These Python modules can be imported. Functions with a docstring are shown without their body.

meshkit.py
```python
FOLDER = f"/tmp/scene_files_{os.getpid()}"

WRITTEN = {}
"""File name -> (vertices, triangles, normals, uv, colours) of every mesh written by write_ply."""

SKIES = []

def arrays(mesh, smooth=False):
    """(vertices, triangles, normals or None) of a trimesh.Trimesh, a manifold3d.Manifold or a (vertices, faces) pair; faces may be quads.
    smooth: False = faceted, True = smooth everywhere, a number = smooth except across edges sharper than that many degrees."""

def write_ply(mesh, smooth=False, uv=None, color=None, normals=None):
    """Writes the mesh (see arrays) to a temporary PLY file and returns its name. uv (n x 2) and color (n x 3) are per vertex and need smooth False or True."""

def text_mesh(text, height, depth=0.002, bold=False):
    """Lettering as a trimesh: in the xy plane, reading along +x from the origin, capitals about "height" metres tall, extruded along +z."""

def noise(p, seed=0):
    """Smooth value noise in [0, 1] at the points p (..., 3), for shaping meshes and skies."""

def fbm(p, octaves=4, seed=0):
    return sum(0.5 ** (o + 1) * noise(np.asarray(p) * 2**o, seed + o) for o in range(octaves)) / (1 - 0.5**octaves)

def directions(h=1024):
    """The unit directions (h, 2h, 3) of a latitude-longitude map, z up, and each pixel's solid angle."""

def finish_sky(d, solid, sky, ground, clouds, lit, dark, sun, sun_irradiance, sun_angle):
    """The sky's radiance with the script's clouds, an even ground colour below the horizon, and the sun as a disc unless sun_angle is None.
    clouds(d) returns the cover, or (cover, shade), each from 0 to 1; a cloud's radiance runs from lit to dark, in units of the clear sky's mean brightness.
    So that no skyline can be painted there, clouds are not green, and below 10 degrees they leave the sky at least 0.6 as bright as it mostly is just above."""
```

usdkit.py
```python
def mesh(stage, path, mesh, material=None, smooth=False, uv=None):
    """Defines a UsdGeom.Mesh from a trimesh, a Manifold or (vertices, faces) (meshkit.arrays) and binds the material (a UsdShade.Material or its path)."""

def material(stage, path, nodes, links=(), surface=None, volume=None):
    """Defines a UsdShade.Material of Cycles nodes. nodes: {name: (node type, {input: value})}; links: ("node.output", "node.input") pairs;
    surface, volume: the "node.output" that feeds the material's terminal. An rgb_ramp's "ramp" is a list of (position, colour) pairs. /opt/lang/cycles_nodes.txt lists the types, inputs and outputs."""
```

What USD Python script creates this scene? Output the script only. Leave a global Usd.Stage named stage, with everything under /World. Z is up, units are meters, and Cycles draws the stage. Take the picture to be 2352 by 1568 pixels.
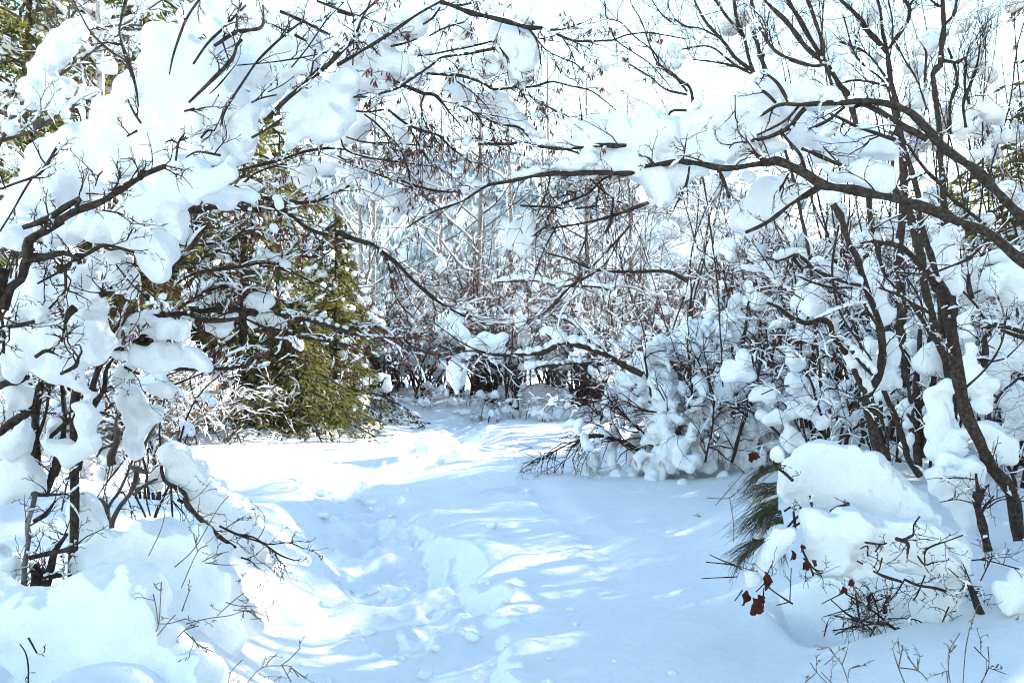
import math, random, numpy as np, trimesh, usdkit, meshkit
from scipy import ndimage, sparse
from scipy.sparse import csgraph
from pxr import Usd, UsdGeom, UsdLux, UsdShade, Gf, Sdf, Vt

stage = Usd.Stage.CreateInMemory()
UsdGeom.SetStageUpAxis(stage, UsdGeom.Tokens.z)
UsdGeom.SetStageMetersPerUnit(stage, 1.0)
stage.SetDefaultPrim(UsdGeom.Xform.Define(stage, '/World').GetPrim())
UsdGeom.Scope.Define(stage, '/World/Looks')

# ---------------------------------------------------------------- camera, sky, sun, exposure
EYE, PITCH, F = 1.5, math.atan(31 / 2037.0), 2037.0
EXPOSURE = 2.42
SUN_AZ, SUN_EL = math.radians(52), math.radians(27)
SUN_I, SKY_S = 1.25, 0.085
cam = UsdGeom.Camera.Define(stage, '/World/camera')
cam.CreateHorizontalApertureAttr(36.0); cam.CreateVerticalApertureAttr(24.0)
cam.CreateFocalLengthAttr(36.0 * F / 2352.0)
cam.CreateClippingRangeAttr(Gf.Vec2f(0.05, 6000))
cam.CreateExposureAttr(EXPOSURE)
cam.AddTranslateOp().Set(Gf.Vec3d(0, 0, EYE)); cam.AddRotateXOp().Set(90 + math.degrees(PITCH))
SUN = np.array([math.sin(SUN_AZ) * math.cos(SUN_EL), math.cos(SUN_AZ) * math.cos(SUN_EL), math.sin(SUN_EL)])
sun = UsdLux.DistantLight.Define(stage, '/World/sun')
sun.CreateIntensityAttr(SUN_I); sun.CreateAngleAttr(0.53); sun.CreateColorAttr(Gf.Vec3f(1.0, 0.97, 0.92)); sun.CreateNormalizeAttr(True)
sun.AddTransformOp().Set(Gf.Matrix4d(Gf.Rotation(Gf.Vec3d(0, 0, 1), Gf.Vec3d(*SUN)), Gf.Vec3d(0, 0, 0)))
sky = UsdLux.DomeLight.Define(stage, '/World/sky')
sky.GetPrim().SetCustomDataByKey('kind', 'structure')
skym = usdkit.material(stage, '/World/Looks/sky', {
    's': ('sky_texture', {'sky_type': 'single_scattering', 'sun_disc': False, 'sun_elevation': SUN_EL, 'sun_rotation': SUN_AZ, 'air_density': 2.0, 'aerosol_density': 0.05, 'ozone_density': 4.0}),
    'b': ('background_shader', {'strength': SKY_S})}, [('s.color', 'b.color')], surface='b.background')
UsdShade.MaterialBindingAPI.Apply(sky.GetPrim()).Bind(skym)

# ---------------------------------------------------------------- materials
def mat(name, nodes, links, surface='p.BSDF'):
    return usdkit.material(stage, '/World/Looks/' + name, nodes, links, surface=surface)
def snowy(name, s1, d1, s2, d2):
    return mat(name, {'g': ('geometry', {}), 'n': ('noise_texture', {'scale': 2.0, 'detail': 3.0}), 'r': ('rgb_ramp', {'ramp': SNOWC}), 'a': ('noise_texture', {'scale': s1, 'detail': 4.0, 'roughness': 0.6}), 'c': ('noise_texture', {'scale': s2, 'detail': 2.0}),
        'b': ('bump', {'strength': 0.6, 'distance': d1}), 'e': ('bump', {'strength': 0.5, 'distance': d2}), 'p': ('principled_bsdf', {'roughness': 0.55, 'specular_ior_level': 0.35})},
        [('g.position', 'n.vector'), ('n.fac', 'r.fac'), ('r.color', 'p.base_color'), ('g.position', 'a.vector'), ('g.position', 'c.vector'), ('a.fac', 'b.height'), ('c.fac', 'e.height'), ('b.normal', 'e.normal'), ('e.normal', 'p.normal')])
def noisy(name, stops, scale, rough=0.8, bump=0.0, bscale=60, bdist=0.01, extra=None):
    n = {'g': ('geometry', {}), 'n': ('noise_texture', {'scale': scale, 'detail': 4.0}), 'r': ('rgb_ramp', {'ramp': stops}),
         'p': ('principled_bsdf', dict({'roughness': rough, 'specular_ior_level': 0.25}, **(extra or {})))}
    l = [('g.position', 'n.vector'), ('n.fac', 'r.fac'), ('r.color', 'p.base_color')]
    if bump:
        n['bn'] = ('noise_texture', {'scale': bscale, 'detail': 3.0}); n['b'] = ('bump', {'strength': bump, 'distance': bdist})
        l += [('g.position', 'bn.vector'), ('bn.fac', 'b.height'), ('b.normal', 'p.normal')]
    return mat(name, n, l)
SNOWC = [(0.3, (0.785, 0.80, 0.815)), (0.7, (0.825, 0.835, 0.845))]
M = {}
M['ground'] = snowy('ground_snow', 9, .035, 90, .006)
M['snow'] = snowy('branch_snow', 14, .03, 80, .006)
M['farsnow'] = noisy('far_snow', SNOWC, 1.0, 0.7)
M['bark'] = noisy('dark_bark', [(0.3, (0.014, 0.009, 0.006)), (0.5, (0.038, 0.026, 0.019)), (0.66, (0.065, 0.052, 0.042)), (0.8, (0.12, 0.11, 0.09))], 45, 0.85, 0.8, 90, 0.006)
M['twig'] = noisy('reddish_twig', [(0.3, (0.022, 0.010, 0.008)), (0.7, (0.075, 0.030, 0.022))], 12, 0.7)
M['greytwig'] = noisy('grey_twig', [(0.3, (0.035, 0.027, 0.022)), (0.7, (0.11, 0.085, 0.068))], 9, 0.8)
M['catkin'] = noisy('catkin', [(0.3, (0.10, 0.03, 0.018)), (0.7, (0.20, 0.065, 0.035))], 60, 0.8)
M['birch'] = noisy('pale_bark', [(0.30, (0.07, 0.06, 0.055)), (0.46, (0.32, 0.30, 0.28)), (0.8, (0.50, 0.48, 0.45))], 14, 0.8, 0.4, 40, 0.004)
M['greybark'] = noisy('grey_bark', [(0.30, (0.05, 0.045, 0.04)), (0.46, (0.15, 0.14, 0.13)), (0.8, (0.26, 0.25, 0.235))], 14, 0.8, 0.4, 40, 0.004)
M['straw'] = noisy('dry_stalk', [(0.3, (0.10, 0.065, 0.035)), (0.7, (0.22, 0.15, 0.085))], 20, 0.8)
M['hill'] = noisy('hill_forest_snow', [(0.42, (0.30, 0.33, 0.35)), (0.58, (0.86, 0.88, 0.9))], 0.05, 0.9)
def leafy(name, stops, scale, tr, trc):
    return mat(name, {'g': ('geometry', {}), 'n': ('noise_texture', {'scale': scale, 'detail': 3.0}), 'r': ('rgb_ramp', {'ramp': stops}),
        'p': ('principled_bsdf', {'roughness': 0.6, 'specular_ior_level': 0.3}), 't': ('translucent_bsdf', {'color': trc}), 'm': ('mix_closure', {'fac': tr})},
        [('g.position', 'n.vector'), ('n.fac', 'r.fac'), ('r.color', 'p.base_color'), ('p.BSDF', 'm.closure1'), ('t.BSDF', 'm.closure2')], 'm.closure')
M['conifer'] = leafy('conifer_spray', [(0.36, (0.010, 0.013, 0.006)), (0.53, (0.042, 0.048, 0.014)), (0.70, (0.15, 0.14, 0.035))], 2.6, 0.3, (0.15, 0.14, 0.025))
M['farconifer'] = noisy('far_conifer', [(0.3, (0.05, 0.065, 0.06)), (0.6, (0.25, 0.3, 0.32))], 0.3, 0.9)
M['needle'] = leafy('pine_needle', [(0.3, (0.04, 0.046, 0.022)), (0.7, (0.15, 0.14, 0.07))], 30, 0.2, (0.14, 0.13, 0.05))
M['leaf'] = leafy('dried_leaf', [(0.3, (0.07, 0.014, 0.008)), (0.7, (0.17, 0.04, 0.018))], 25, 0.35, (0.22, 0.045, 0.02))

# ---------------------------------------------------------------- naming helpers
used = {}
def numbered(parent, name):
    k = (str(parent), name); n = used.get(k, 0); used[k] = n + 1
    return name if n == 0 else f'{name}_{n:03d}'
def tag(p, **kw):
    for k, v in kw.items():
        if v: p.SetCustomDataByKey(k, v)
def put(parent, name, mesh, material, smooth=True, **kw):
    path = f'{parent}/{numbered(parent, name)}'
    m = usdkit.mesh(stage, path, mesh, M[material], smooth=smooth)
    tag(m.GetPrim(), **kw)
    return path
class Thing:
    def __init__(s, name, label, category, base=(0, 0, 0), group=None, kind=None):
        s.base = np.array(base, float)
        s.path = '/World/' + numbered('/World', name)
        x = UsdGeom.Xform.Define(stage, s.path); x.AddTranslateOp().Set(Gf.Vec3d(*map(float, base)))
        s.prim = x.GetPrim(); tag(s.prim, label=label, category=category, group=group, kind=kind)
    def part(s, name, mesh, material, parent=None, smooth=True, **kw):
        v, f = mesh
        if len(f) == 0: return None
        return put(parent or s.path, name, (np.asarray(v) - s.base, f), material, smooth, **kw)
def copy(src, name, loc, rz, scale, label, category, group):
    path = '/World/' + numbered('/World', name)
    x = UsdGeom.Xform.Define(stage, path)
    x.GetPrim().GetReferences().AddInternalReference(src.path)
    x.GetPrim().SetInstanceable(True)
    mx = Gf.Matrix4d(Gf.Rotation(Gf.Vec3d(0, 0, 1), float(rz)), Gf.Vec3d(*map(float, loc)))
    x.MakeMatrixXform().Set(Gf.Matrix4d().SetScale(float(scale)) * mx)
    tag(x.GetPrim(), label=label, category=category, group=group)
    return path

# ---------------------------------------------------------------- geometry helpers
CP, SP = math.cos(PITCH), math.sin(PITCH)
def P(px, py, d):
    """The point at distance d in front of the lens on the sight line of a photograph position."""
    x, u = (px - 1176) / F * d, (784 - py) / F * d
    return np.array([x, d * CP - u * SP, EYE + d * SP + u * CP])
OFF = {1: (0, 0), 2: (1350, 0), 3: (2696, 0), 4: (0, 900), 5: (1350, 900), 6: (2696, 900), 7: (0, 1800), 8: (2696, 1800)}
KS = 0.59524 / 1.74150
def parse(crop, s):
    """'x,y,w x,y,w ...' in the pixels of an enlarged crop (0: the whole picture) -> rows of whole-picture x, y, w."""
    out, last = [], 10.0
    for t in s.split():
        q = [float(a) for a in t.split(',')]
        w = q[2] if len(q) > 2 else last
        last = w
        if crop == 0: out.append((q[0], q[1], w))
        else:
            ox, oy = OFF[crop]
            out.append((ox / 1.7415 + q[0] * KS, oy / 1.7415 + q[1] * KS, w * KS))
    return np.array(out)
def merge(parts):
    parts = [p for p in parts if p is not None and len(p[1])]
    if not parts: return np.zeros((0, 3)), np.zeros((0, 3), int)
    at = np.cumsum([0] + [len(p[0]) for p in parts])
    return np.vstack([p[0] for p in parts]), np.vstack([p[1] + a for p, a in zip(parts, at)])
def resample(pts, rad, step):
    """A smooth line through the points (Catmull-Rom), about step apart."""
    pts, rad = np.asarray(pts, float), np.asarray(rad, float)
    if len(pts) < 2: return pts, rad
    q = np.vstack([2 * pts[0] - pts[1], pts, 2 * pts[-1] - pts[-2]])
    op, orr = [], []
    for i in range(len(pts) - 1):
        n = max(1, int(np.ceil(np.linalg.norm(pts[i + 1] - pts[i]) / step)))
        t = (np.arange(n) / n)[:, None]
        a, b, c, d = q[i], q[i + 1], q[i + 2], q[i + 3]
        op.append(0.5 * (2 * b + (c - a) * t + (2 * a - 5 * b + 4 * c - d) * t**2 + (3 * b - a - 3 * c + d) * t**3))
        orr.append(rad[i] + (rad[i + 1] - rad[i]) * t[:, 0])
    return np.vstack(op + [pts[-1:]]), np.concatenate(orr + [rad[-1:]])
def tube(pts, rad, sides=6, cap=True):
    pts, rad = np.asarray(pts, float), np.asarray(rad, float)
    n = len(pts)
    tan = np.gradient(pts, axis=0); tan /= np.maximum(np.linalg.norm(tan, axis=1, keepdims=True), 1e-9)
    ref = np.array([0, 0, 1.0]) if abs(tan[:, 2]).mean() < 0.8 else np.array([0, 1.0, 0])
    a = np.cross(tan, ref); a /= np.maximum(np.linalg.norm(a, axis=1, keepdims=True), 1e-6)
    b = np.cross(tan, a)
    th = np.arange(sides) / sides * 2 * np.pi
    v = pts[:, None] + rad[:, None, None] * (np.cos(th)[None, :, None] * a[:, None] + np.sin(th)[None, :, None] * b[:, None])
    v = v.reshape(-1, 3)
    i = (np.arange(n - 1)[:, None] * sides); j = np.arange(sides); k = (j + 1) % sides
    q = np.stack([i + j, i + k, i + sides + k, i + sides + j], -1).reshape(-1, 4)
    f = np.vstack([q[:, [0, 1, 2]], q[:, [0, 2, 3]]])
    if cap:
        v = np.vstack([v, pts[0], pts[-1]]); m = n * sides
        f = np.vstack([f, np.stack([np.full(sides, m), k, j], 1), np.stack([np.full(sides, m + 1), (n - 1) * sides + j, (n - 1) * sides + k], 1)])
    return v, f
def surface_nets(Fd, org, h):
    S = Fd < 0
    c = np.zeros(tuple(np.array(Fd.shape) - 1), np.int8)
    for a, b, d in np.ndindex(2, 2, 2):
        c += S[a:S.shape[0] - 1 + a, b:S.shape[1] - 1 + b, d:S.shape[2] - 1 + d]
    act = (c > 0) & (c < 8)
    I = np.argwhere(act)
    if not len(I): return np.zeros((0, 3)), np.zeros((0, 3), int)
    idx = np.full(act.shape, -1, np.int32); idx[act] = np.arange(len(I))
    vals = {o: Fd[I[:, 0] + o[0], I[:, 1] + o[1], I[:, 2] + o[2]] for o in np.ndindex(2, 2, 2)}
    acc, cnt = np.zeros((len(I), 3)), np.zeros(len(I))
    for o in np.ndindex(2, 2, 2):
        for ax in range(3):
            if o[ax]: continue
            e = list(o); e[ax] = 1; e = tuple(e)
            f0, f1 = vals[o], vals[e]; m = (f0 < 0) != (f1 < 0)
            t = f0[m] / (f0[m] - f1[m]); p = np.tile(np.array(o, float), (m.sum(), 1)); p[:, ax] += t
            acc[m] += p; cnt[m] += 1
    V = (I + acc / cnt[:, None]) * h + org
    faces = []
    for ax in range(3):
        u, w = [(1, 2), (2, 0), (0, 1)][ax]
        n = list(Fd.shape); sl0 = [slice(1, x - 1) for x in n]; sl0[ax] = slice(0, n[ax] - 1); sl1 = list(sl0); sl1[ax] = slice(1, n[ax])
        s0, s1 = S[tuple(sl0)], S[tuple(sl1)]
        for flip, mask in ((False, s0 & ~s1), (True, ~s0 & s1)):
            J = np.argwhere(mask)
            if not len(J): continue
            J = J + np.array([0 if k == ax else 1 for k in range(3)])
            def at(du, dw):
                K = J.copy(); K[:, u] -= du; K[:, w] -= dw
                return idx[K[:, 0], K[:, 1], K[:, 2]]
            q = np.stack([at(1, 1), at(0, 1), at(0, 0), at(1, 0)], 1)
            if flip: q = q[:, ::-1]
            faces.append(q)
    q = np.vstack(faces)
    return V, np.vstack([q[:, [0, 1, 2]], q[:, [0, 2, 3]]])
_rn = np.random.RandomState(5)
NOISE = [ndimage.gaussian_filter(_rn.normal(size=(64, 64, 64)), 1.0, mode='wrap') for _ in range(3)]
NOISE = [n / n.std() for n in NOISE]
def n3(p, wave, k=0):
    return ndimage.map_coordinates(NOISE[k], (np.asarray(p) / wave * 2.0).T, order=1, mode='grid-wrap')
def snow_mesh(sph, h, blur=1.2, amp=1.0, rough=1.0):
    """One lumpy closed surface round many balls (x, y, z, r): blended, then roughened."""
    sph = np.asarray(sph, float)
    rm = np.median(sph[:, 3]); mg = max(3.4 * h, .55 * rm)
    lo = (sph[:, :3] - sph[:, 3:]).min(0) - mg - 2 * h; hi = (sph[:, :3] + sph[:, 3:]).max(0) + mg + 2 * h
    n = np.ceil((hi - lo) / h).astype(int) + 1
    Fd = np.full(n, mg, np.float32)
    for x, y, z, r in sph:
        a = np.maximum(np.floor((np.array([x, y, z]) - r - mg - lo) / h).astype(int), 0); b = np.minimum(np.ceil((np.array([x, y, z]) + r + mg - lo) / h).astype(int) + 1, n)
        g = [np.arange(a[k], b[k], dtype=np.float32) * np.float32(h) + np.float32(lo[k]) for k in range(3)]
        d = np.sqrt((g[0][:, None, None] - np.float32(x))**2 + (g[1][None, :, None] - np.float32(y))**2 + (g[2][None, None, :] - np.float32(z))**2) - np.float32(r)
        w = Fd[a[0]:b[0], a[1]:b[1], a[2]:b[2]]; np.minimum(w, d, out=w)
    Fd = ndimage.gaussian_filter(np.maximum(Fd, -mg), blur, mode='nearest')
    J = np.argwhere(np.abs(Fd) < mg * .97)
    p = J * h + lo
    f0 = Fd[J[:, 0], J[:, 1], J[:, 2]]
    dn = rough * rm * (.15 * n3(p, 2.6 * rm, 0) + .085 * n3(p, 1.1 * rm, 1)) + amp * h * (.8 * n3(p, 9 * h, 2) + .55 * n3(p, 3.6 * h, 1))
    lim = .62 * mg; Fd[J[:, 0], J[:, 1], J[:, 2]] = f0 + lim * np.tanh(dn / lim) * np.clip((mg - np.abs(f0)) / (.3 * mg), 0, 1)
    for ax in range(3):
        s = [slice(None)] * 3
        for e in (0, -1):
            s[ax] = e; Fd[tuple(s)] = h
    return surface_nets(Fd, lo, h)
def components(mesh, most=40, least=120):
    v, f = mesh
    if not len(f): return []
    g = sparse.coo_matrix((np.ones(len(f) * 2), (np.r_[f[:, 0], f[:, 1]], np.r_[f[:, 1], f[:, 2]])), (len(v), len(v)))
    k, lab = csgraph.connected_components(g, directed=False)
    fl = lab[f[:, 0]]; size = np.bincount(fl, minlength=k)
    out, rest = [], []
    for r, i in enumerate(np.argsort(-size)):
        if size[i] < 16: break
        ff = f[fl == i]; u, inv = np.unique(ff, return_inverse=True)
        (out if r < most and size[i] >= least else rest).append((v[u], inv.reshape(-1, 3)))
    return out, rest
def add_snow(th, sph, h, blur=1.2, amp=1.0, name='snow_clump', most=40, rough=1.0):
    got = components(snow_mesh(sph, h, blur, amp, rough), most)
    if not got: return
    for m in got[0]: th.part(name, m, 'snow')
    if got[1]: th.part('snow_crumbs', merge(got[1]), 'snow', kind='stuff')

# ---------------------------------------------------------------- branches and twigs
rng = np.random.RandomState(11)
def unit(v): return v / max(np.linalg.norm(v), 1e-9)
def twig_line(p, d, L, r, droop, segs=5, curl=0.27):
    pts, q = [p], p.copy(); d = unit(d)
    for _ in range(segs):
        d = unit(d + rng.normal(size=3) * curl + np.array([0, 0, -droop])); q = q + d * L / segs; pts.append(q)
    return np.array(pts), np.linspace(r, max(r * 0.35, 0.0012), segs + 1)
def catkin(p, size):
    d = unit(np.array([rng.normal() * .35, rng.normal() * .35, -1 + rng.normal() * .3])); L = size * rng.uniform(.8, 1.3)
    t = np.array([0, .15, .5, .85, 1.0])
    return tube(p + d * L * t[:, None] + np.array([0, 0, -.003]), np.array([.3, .8, 1, .8, .2]) * size * .10, 4, False)
def grow(line, rad, n, L0, L1, droop=0.0, lift=0.3, cat=0.0, second=3, snow=0.4, rr=(0.0026, 0.0045), along=0.55, t0=0.05, sides=4, catsize=0.034):
    """Side twigs (with side twigs of their own) along a branch line -> meshes of wood, catkins and the snow lying on the twigs."""
    wood, cats, caps = [], [], []
    cum = np.r_[0, np.cumsum(np.linalg.norm(np.diff(line, axis=0), axis=1))]
    def one(p, d, L, r, lvl):
        pts, rd = twig_line(p, d, L, r, droop, 5 if lvl == 0 else 4 if lvl == 1 else 3)
        wood.append(tube(pts, rd, sides if lvl == 0 else 3, False))
        for k in range(1, len(pts)):                                   # buds
            if lvl < 2 and sides > 3 and rng.rand() < 0.35:
                bd = unit(rng.normal(size=3) + unit(pts[k] - pts[k - 1])); wood.append(tube(np.array([pts[k], pts[k] + bd * .010, pts[k] + bd * .017]), np.array([.7, 1.1, .2]) * max(rd[k], .002), 3, False))
        if cat and rng.rand() < cat:
            for _ in range(rng.randint(2, 5)):
                k = rng.randint(len(pts) // 2, len(pts)); cats.append(catkin(pts[k], catsize))
        if rng.rand() < snow:
            a = rng.randint(0, max(1, len(pts) - 3)); b = rng.randint(min(a + 3, len(pts)), len(pts) + 1)
            if abs(unit(pts[b - 1] - pts[a])[2]) < 0.85:
                c, cr = resample(pts[a:b], rd[a:b], L / (9 if sides > 3 else 5))
                w = (0.0025 + 0.006 * rng.rand()**1.5) * (1 if sides > 3 else 1.5) * np.sin(np.linspace(0.15, np.pi - .15, len(c)))**.6 * rng.uniform(.35, 1.4, len(c))
                caps.append(tube(c + np.array([0, 0, 1.0]) * (w * .8 + cr)[:, None], w + .001, 5 if sides > 3 else 4, True))
        if lvl < 2 and second:
            for _ in range(rng.randint(0, second + 1) if lvl else second):
                k = rng.randint(1, max(2, len(pts) - 1)); dd = unit(pts[k + 1] - pts[k])
                one(pts[k], dd * 0.8 + rng.normal(size=3) * 0.5 + np.array([0, 0, lift * .5]), L * rng.uniform(.3, .6), rd[k] * .75, lvl + 1)
    for _ in range(n):
        t = rng.uniform(t0, 1) * cum[-1]; i = min(max(np.searchsorted(cum, t) - 1, 0), len(line) - 2)
        p = line[i] + (line[i + 1] - line[i]) * ((t - cum[i]) / max(cum[i + 1] - cum[i], 1e-9))
        tan = unit(line[i + 1] - line[i])
        one(p, tan * along + rng.normal(size=3) * np.array([.5, .35, .5]) + np.array([0, 0, lift]), rng.uniform(L0, L1), min(rng.uniform(*rr), rad[i] * .8), 0)
    return wood, cats, caps
def branch(th, crop, s, d0, d1=None, n=0, L=(.12, .4), name='branch', mat_='bark', tmat='twig', load=0, sides=8, ext=None, **kw):
    """One traced bough of a tree with its twigs; load: radius of the snow lying along it."""
    q = parse(crop, s) if isinstance(s, str) else s
    d = np.linspace(d0, d1 if d1 else d0, len(q))
    pts = np.array([P(x, y, dd) for (x, y, _), dd in zip(q, d)]); rad = q[:, 2] * 0.5 / F * d
    if ext is not None: pts = np.vstack([[ext], pts]); rad = np.r_[rad[0] * 1.15, rad]
    mid = np.maximum(rad, 0.0022)
    line, lr = resample(pts, mid, max(0.02, mid.mean() * 2.2))
    wig = np.stack([n3(line, 0.16, k) for k in range(3)], 1) * np.minimum(lr * .35, .006)[:, None]
    lr = lr * (1 + 0.13 * n3(line, 0.05, 1))
    path = th.part(name, tube(line + wig, lr, sides), mat_)
    w, c, caps = grow(line, lr, n, L[0], L[1], **kw) if n else ([], [], [])
    if w: th.part('twigs', merge(w), tmat, parent=path, kind='stuff')
    if c: th.part('catkins', merge(c), 'catkin', parent=path, kind='stuff')
    if caps: th.part('twig_snow', merge(caps), 'snow', parent=path, kind='stuff')
    if load:
        sp = []
        g = n3(line, 0.35, 2)
        for p, r0, gg in zip(line[::2], lr[::2], g[::2]):
            r = load * (0.65 + .35 * gg)
            if r > load * .35: sp.append([p[0], p[1] + r * .3, p[2] + r0 * .5 + r * .7, r])
        if sp: add_snow(th, sp, max(.007, load / 5), 1.0, .8, most=12)
    return line, lr
def balls(crop, s, d, jit=0.35, back=0.8, fill=0, grow_=1.0):
    q = parse(crop, s) if isinstance(s, str) else s
    q = q * np.array([1, 1, grow_])
    out = []
    for x, y, r in q:
        rw = r / F * d
        p = P(x, y, d + rw * back + rng.uniform(-jit, jit) * rw)
        out.append([*p, rw])
        for _ in range(fill):
            o = rng.normal(size=3) * rw * .5; o[1] = abs(o[1]) * 1.3 + .1 * rw
            out.append([*(p + o), rw * rng.uniform(.5, .8)])
    return out

# ---------------------------------------------------------------- ground
def sm(a, b, x):
    t = np.clip((x - a) / (b - a), 0, 1); return t * t * (3 - 2 * t)
TRAIL = np.array([(-.05, 3.0), (-.25, 4.4), (-.42, 5.6), (-1.0, 7.0), (-1.6, 9.0), (-2.1, 10.8), (-1.3, 12.6), (-.95, 15), (-1.0, 18), (-.4, 21)])
TRACK = np.array([(.5, 3.0), (1.0, 5.2), (.86, 6.5), (.42, 9.2), (.1, 11.5)])
def seg_dist(x, y, line):
    best = np.full(np.shape(x), 1e9)
    for (ax, ay), (bx, by) in zip(line[:-1], line[1:]):
        dx, dy = bx - ax, by - ay; t = np.clip(((x - ax) * dx + (y - ay) * dy) / (dx * dx + dy * dy), 0, 1)
        best = np.minimum(best, np.hypot(x - ax - t * dx, y - ay - t * dy))
    return best
_fr = np.random.RandomState(3)
FEET = []
for (ax, ay), (bx, by) in zip(TRAIL[:-1], TRAIL[1:]):
    for k in range(int(np.hypot(bx - ax, by - ay) / 0.22)):
        t = _fr.rand(); FEET.append((ax + (bx - ax) * t + _fr.normal() * .17, ay + (by - ay) * t, _fr.uniform(.09, .17), _fr.uniform(.04, .12)))
FEET += [(.02, 9.9, .16, .14)]
def ground(x, y):
    x, y = np.asarray(x, float), np.asarray(y, float)
    p = np.stack([x, y, 0 * x], -1).reshape(-1, 3); _c = {}
    def f(w, k):
        if (w, k) not in _c: _c[w, k] = n3(p + 7.3 * k, w, k).reshape(x.shape)
        return _c[w, k]
    near = 1 - sm(35, 80, np.hypot(x, y))
    z = near * (0.055 * f(2.2, 0) + 0.013 * f(.7, 1) + 0.005 * f(.22, 2))
    d = seg_dist(x, y, TRAIL)
    d = d + .14 * f(1.3, 2) + .06 * f(.5, 0); w = .46 + .12 * f(.8, 1)
    dep = .065 + .10 * sm(5.0, 7.0, y) * (1 - .5 * sm(12, 14, y))
    z = z - dep * (1 + .3 * f(.9, 2)) * (1 - sm(.3 * w, 1.15 * w, d)) * sm(1.5, 3, y) + 0.022 * np.exp(-((d - w - .12) / .16)**2) * (1 + 1.2 * f(.35, 2))
    tr = 1 - sm(.2, .7, d)
    z = z + tr * (0.028 * f(.3, 2) + .02 * f(.14, 0))
    for fx, fy, r, dep in FEET:
        m = (np.abs(x - fx) < 3 * r) & (np.abs(y - fy) < 3 * r)
        if m.any():
            q = np.hypot(x[m] - fx, y[m] - fy) / r; q = q * (1 + .25 * f(.12, 1)[m]); z[m] += -dep * np.exp(-q**2 * 1.2) * (1 + .3 * f(.07, 2)[m]) + .35 * dep * np.exp(-((q - 1.45) / .4)**2)
    d2 = seg_dist(x + .10 * f(1.6, 1), y, TRACK); z = z - 0.03 * (1 - sm(.03, .22, d2)) * sm(5.2, 6.5, y) * (1 + .5 * f(.6, 0))
    lump = 1 + .35 * f(.9, 1)
    # banks: left foreground, right foreground, the rise at the far side
    z = z + 0.40 * sm(-.95, -1.75, x + .10 * (y - 4)) * (1 - sm(6.0, 8.5, y)) * lump
    z = z + 0.33 * sm(1.15, 2.1, x - .06 * (y - 4)) * (1 - sm(7, 9, y)) * sm(3.2, 4.4, y) * lump
    z = z - .42 * np.exp(-((x - 1.78) / .22)**4 - ((y - 4.95) / .36)**4) - .36 * np.exp(-((x - 2.14) / .14)**4 - ((y - 4.95) / .32)**4)
    z = z + 0.25 * sm(1.6, 4.0, x - .04 * y) * sm(7, 9, y) * lump
    z = z + (0.30 + .14 * f(1.1, 0) + .07 * f(.45, 2)) * sm(19.3, 21.0, y + .35 * f(1.5, 1)) * near
    z = z + (0.38 + .2 * f(.9, 1)) * np.exp(-((x + 5.4) / 1.1)**2 - ((y - 16.6) / 1.0)**2)
    z = z + (0.25 + .12 * f(.8, 1)) * np.exp(-((x + 3.1) / .7)**2 - ((y - 18.2) / .8)**2)
    z = z + 0.5 * sm(5, 9, -x - 1.2) * sm(5, 12, y) * near
    return z
ang = np.concatenate([np.linspace(-180, -38, 40, endpoint=False), np.linspace(-38, 38, 330, endpoint=False), np.linspace(38, 180, 40, endpoint=False)])
rr = np.concatenate([[0.4, .8, 1.2, 1.6], np.geomspace(2, 28, 320, endpoint=False), np.geomspace(28, 900, 44)])
A, R = np.meshgrid(np.radians(ang), rr)
gx, gy = R * np.sin(A), R * np.cos(A)
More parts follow.
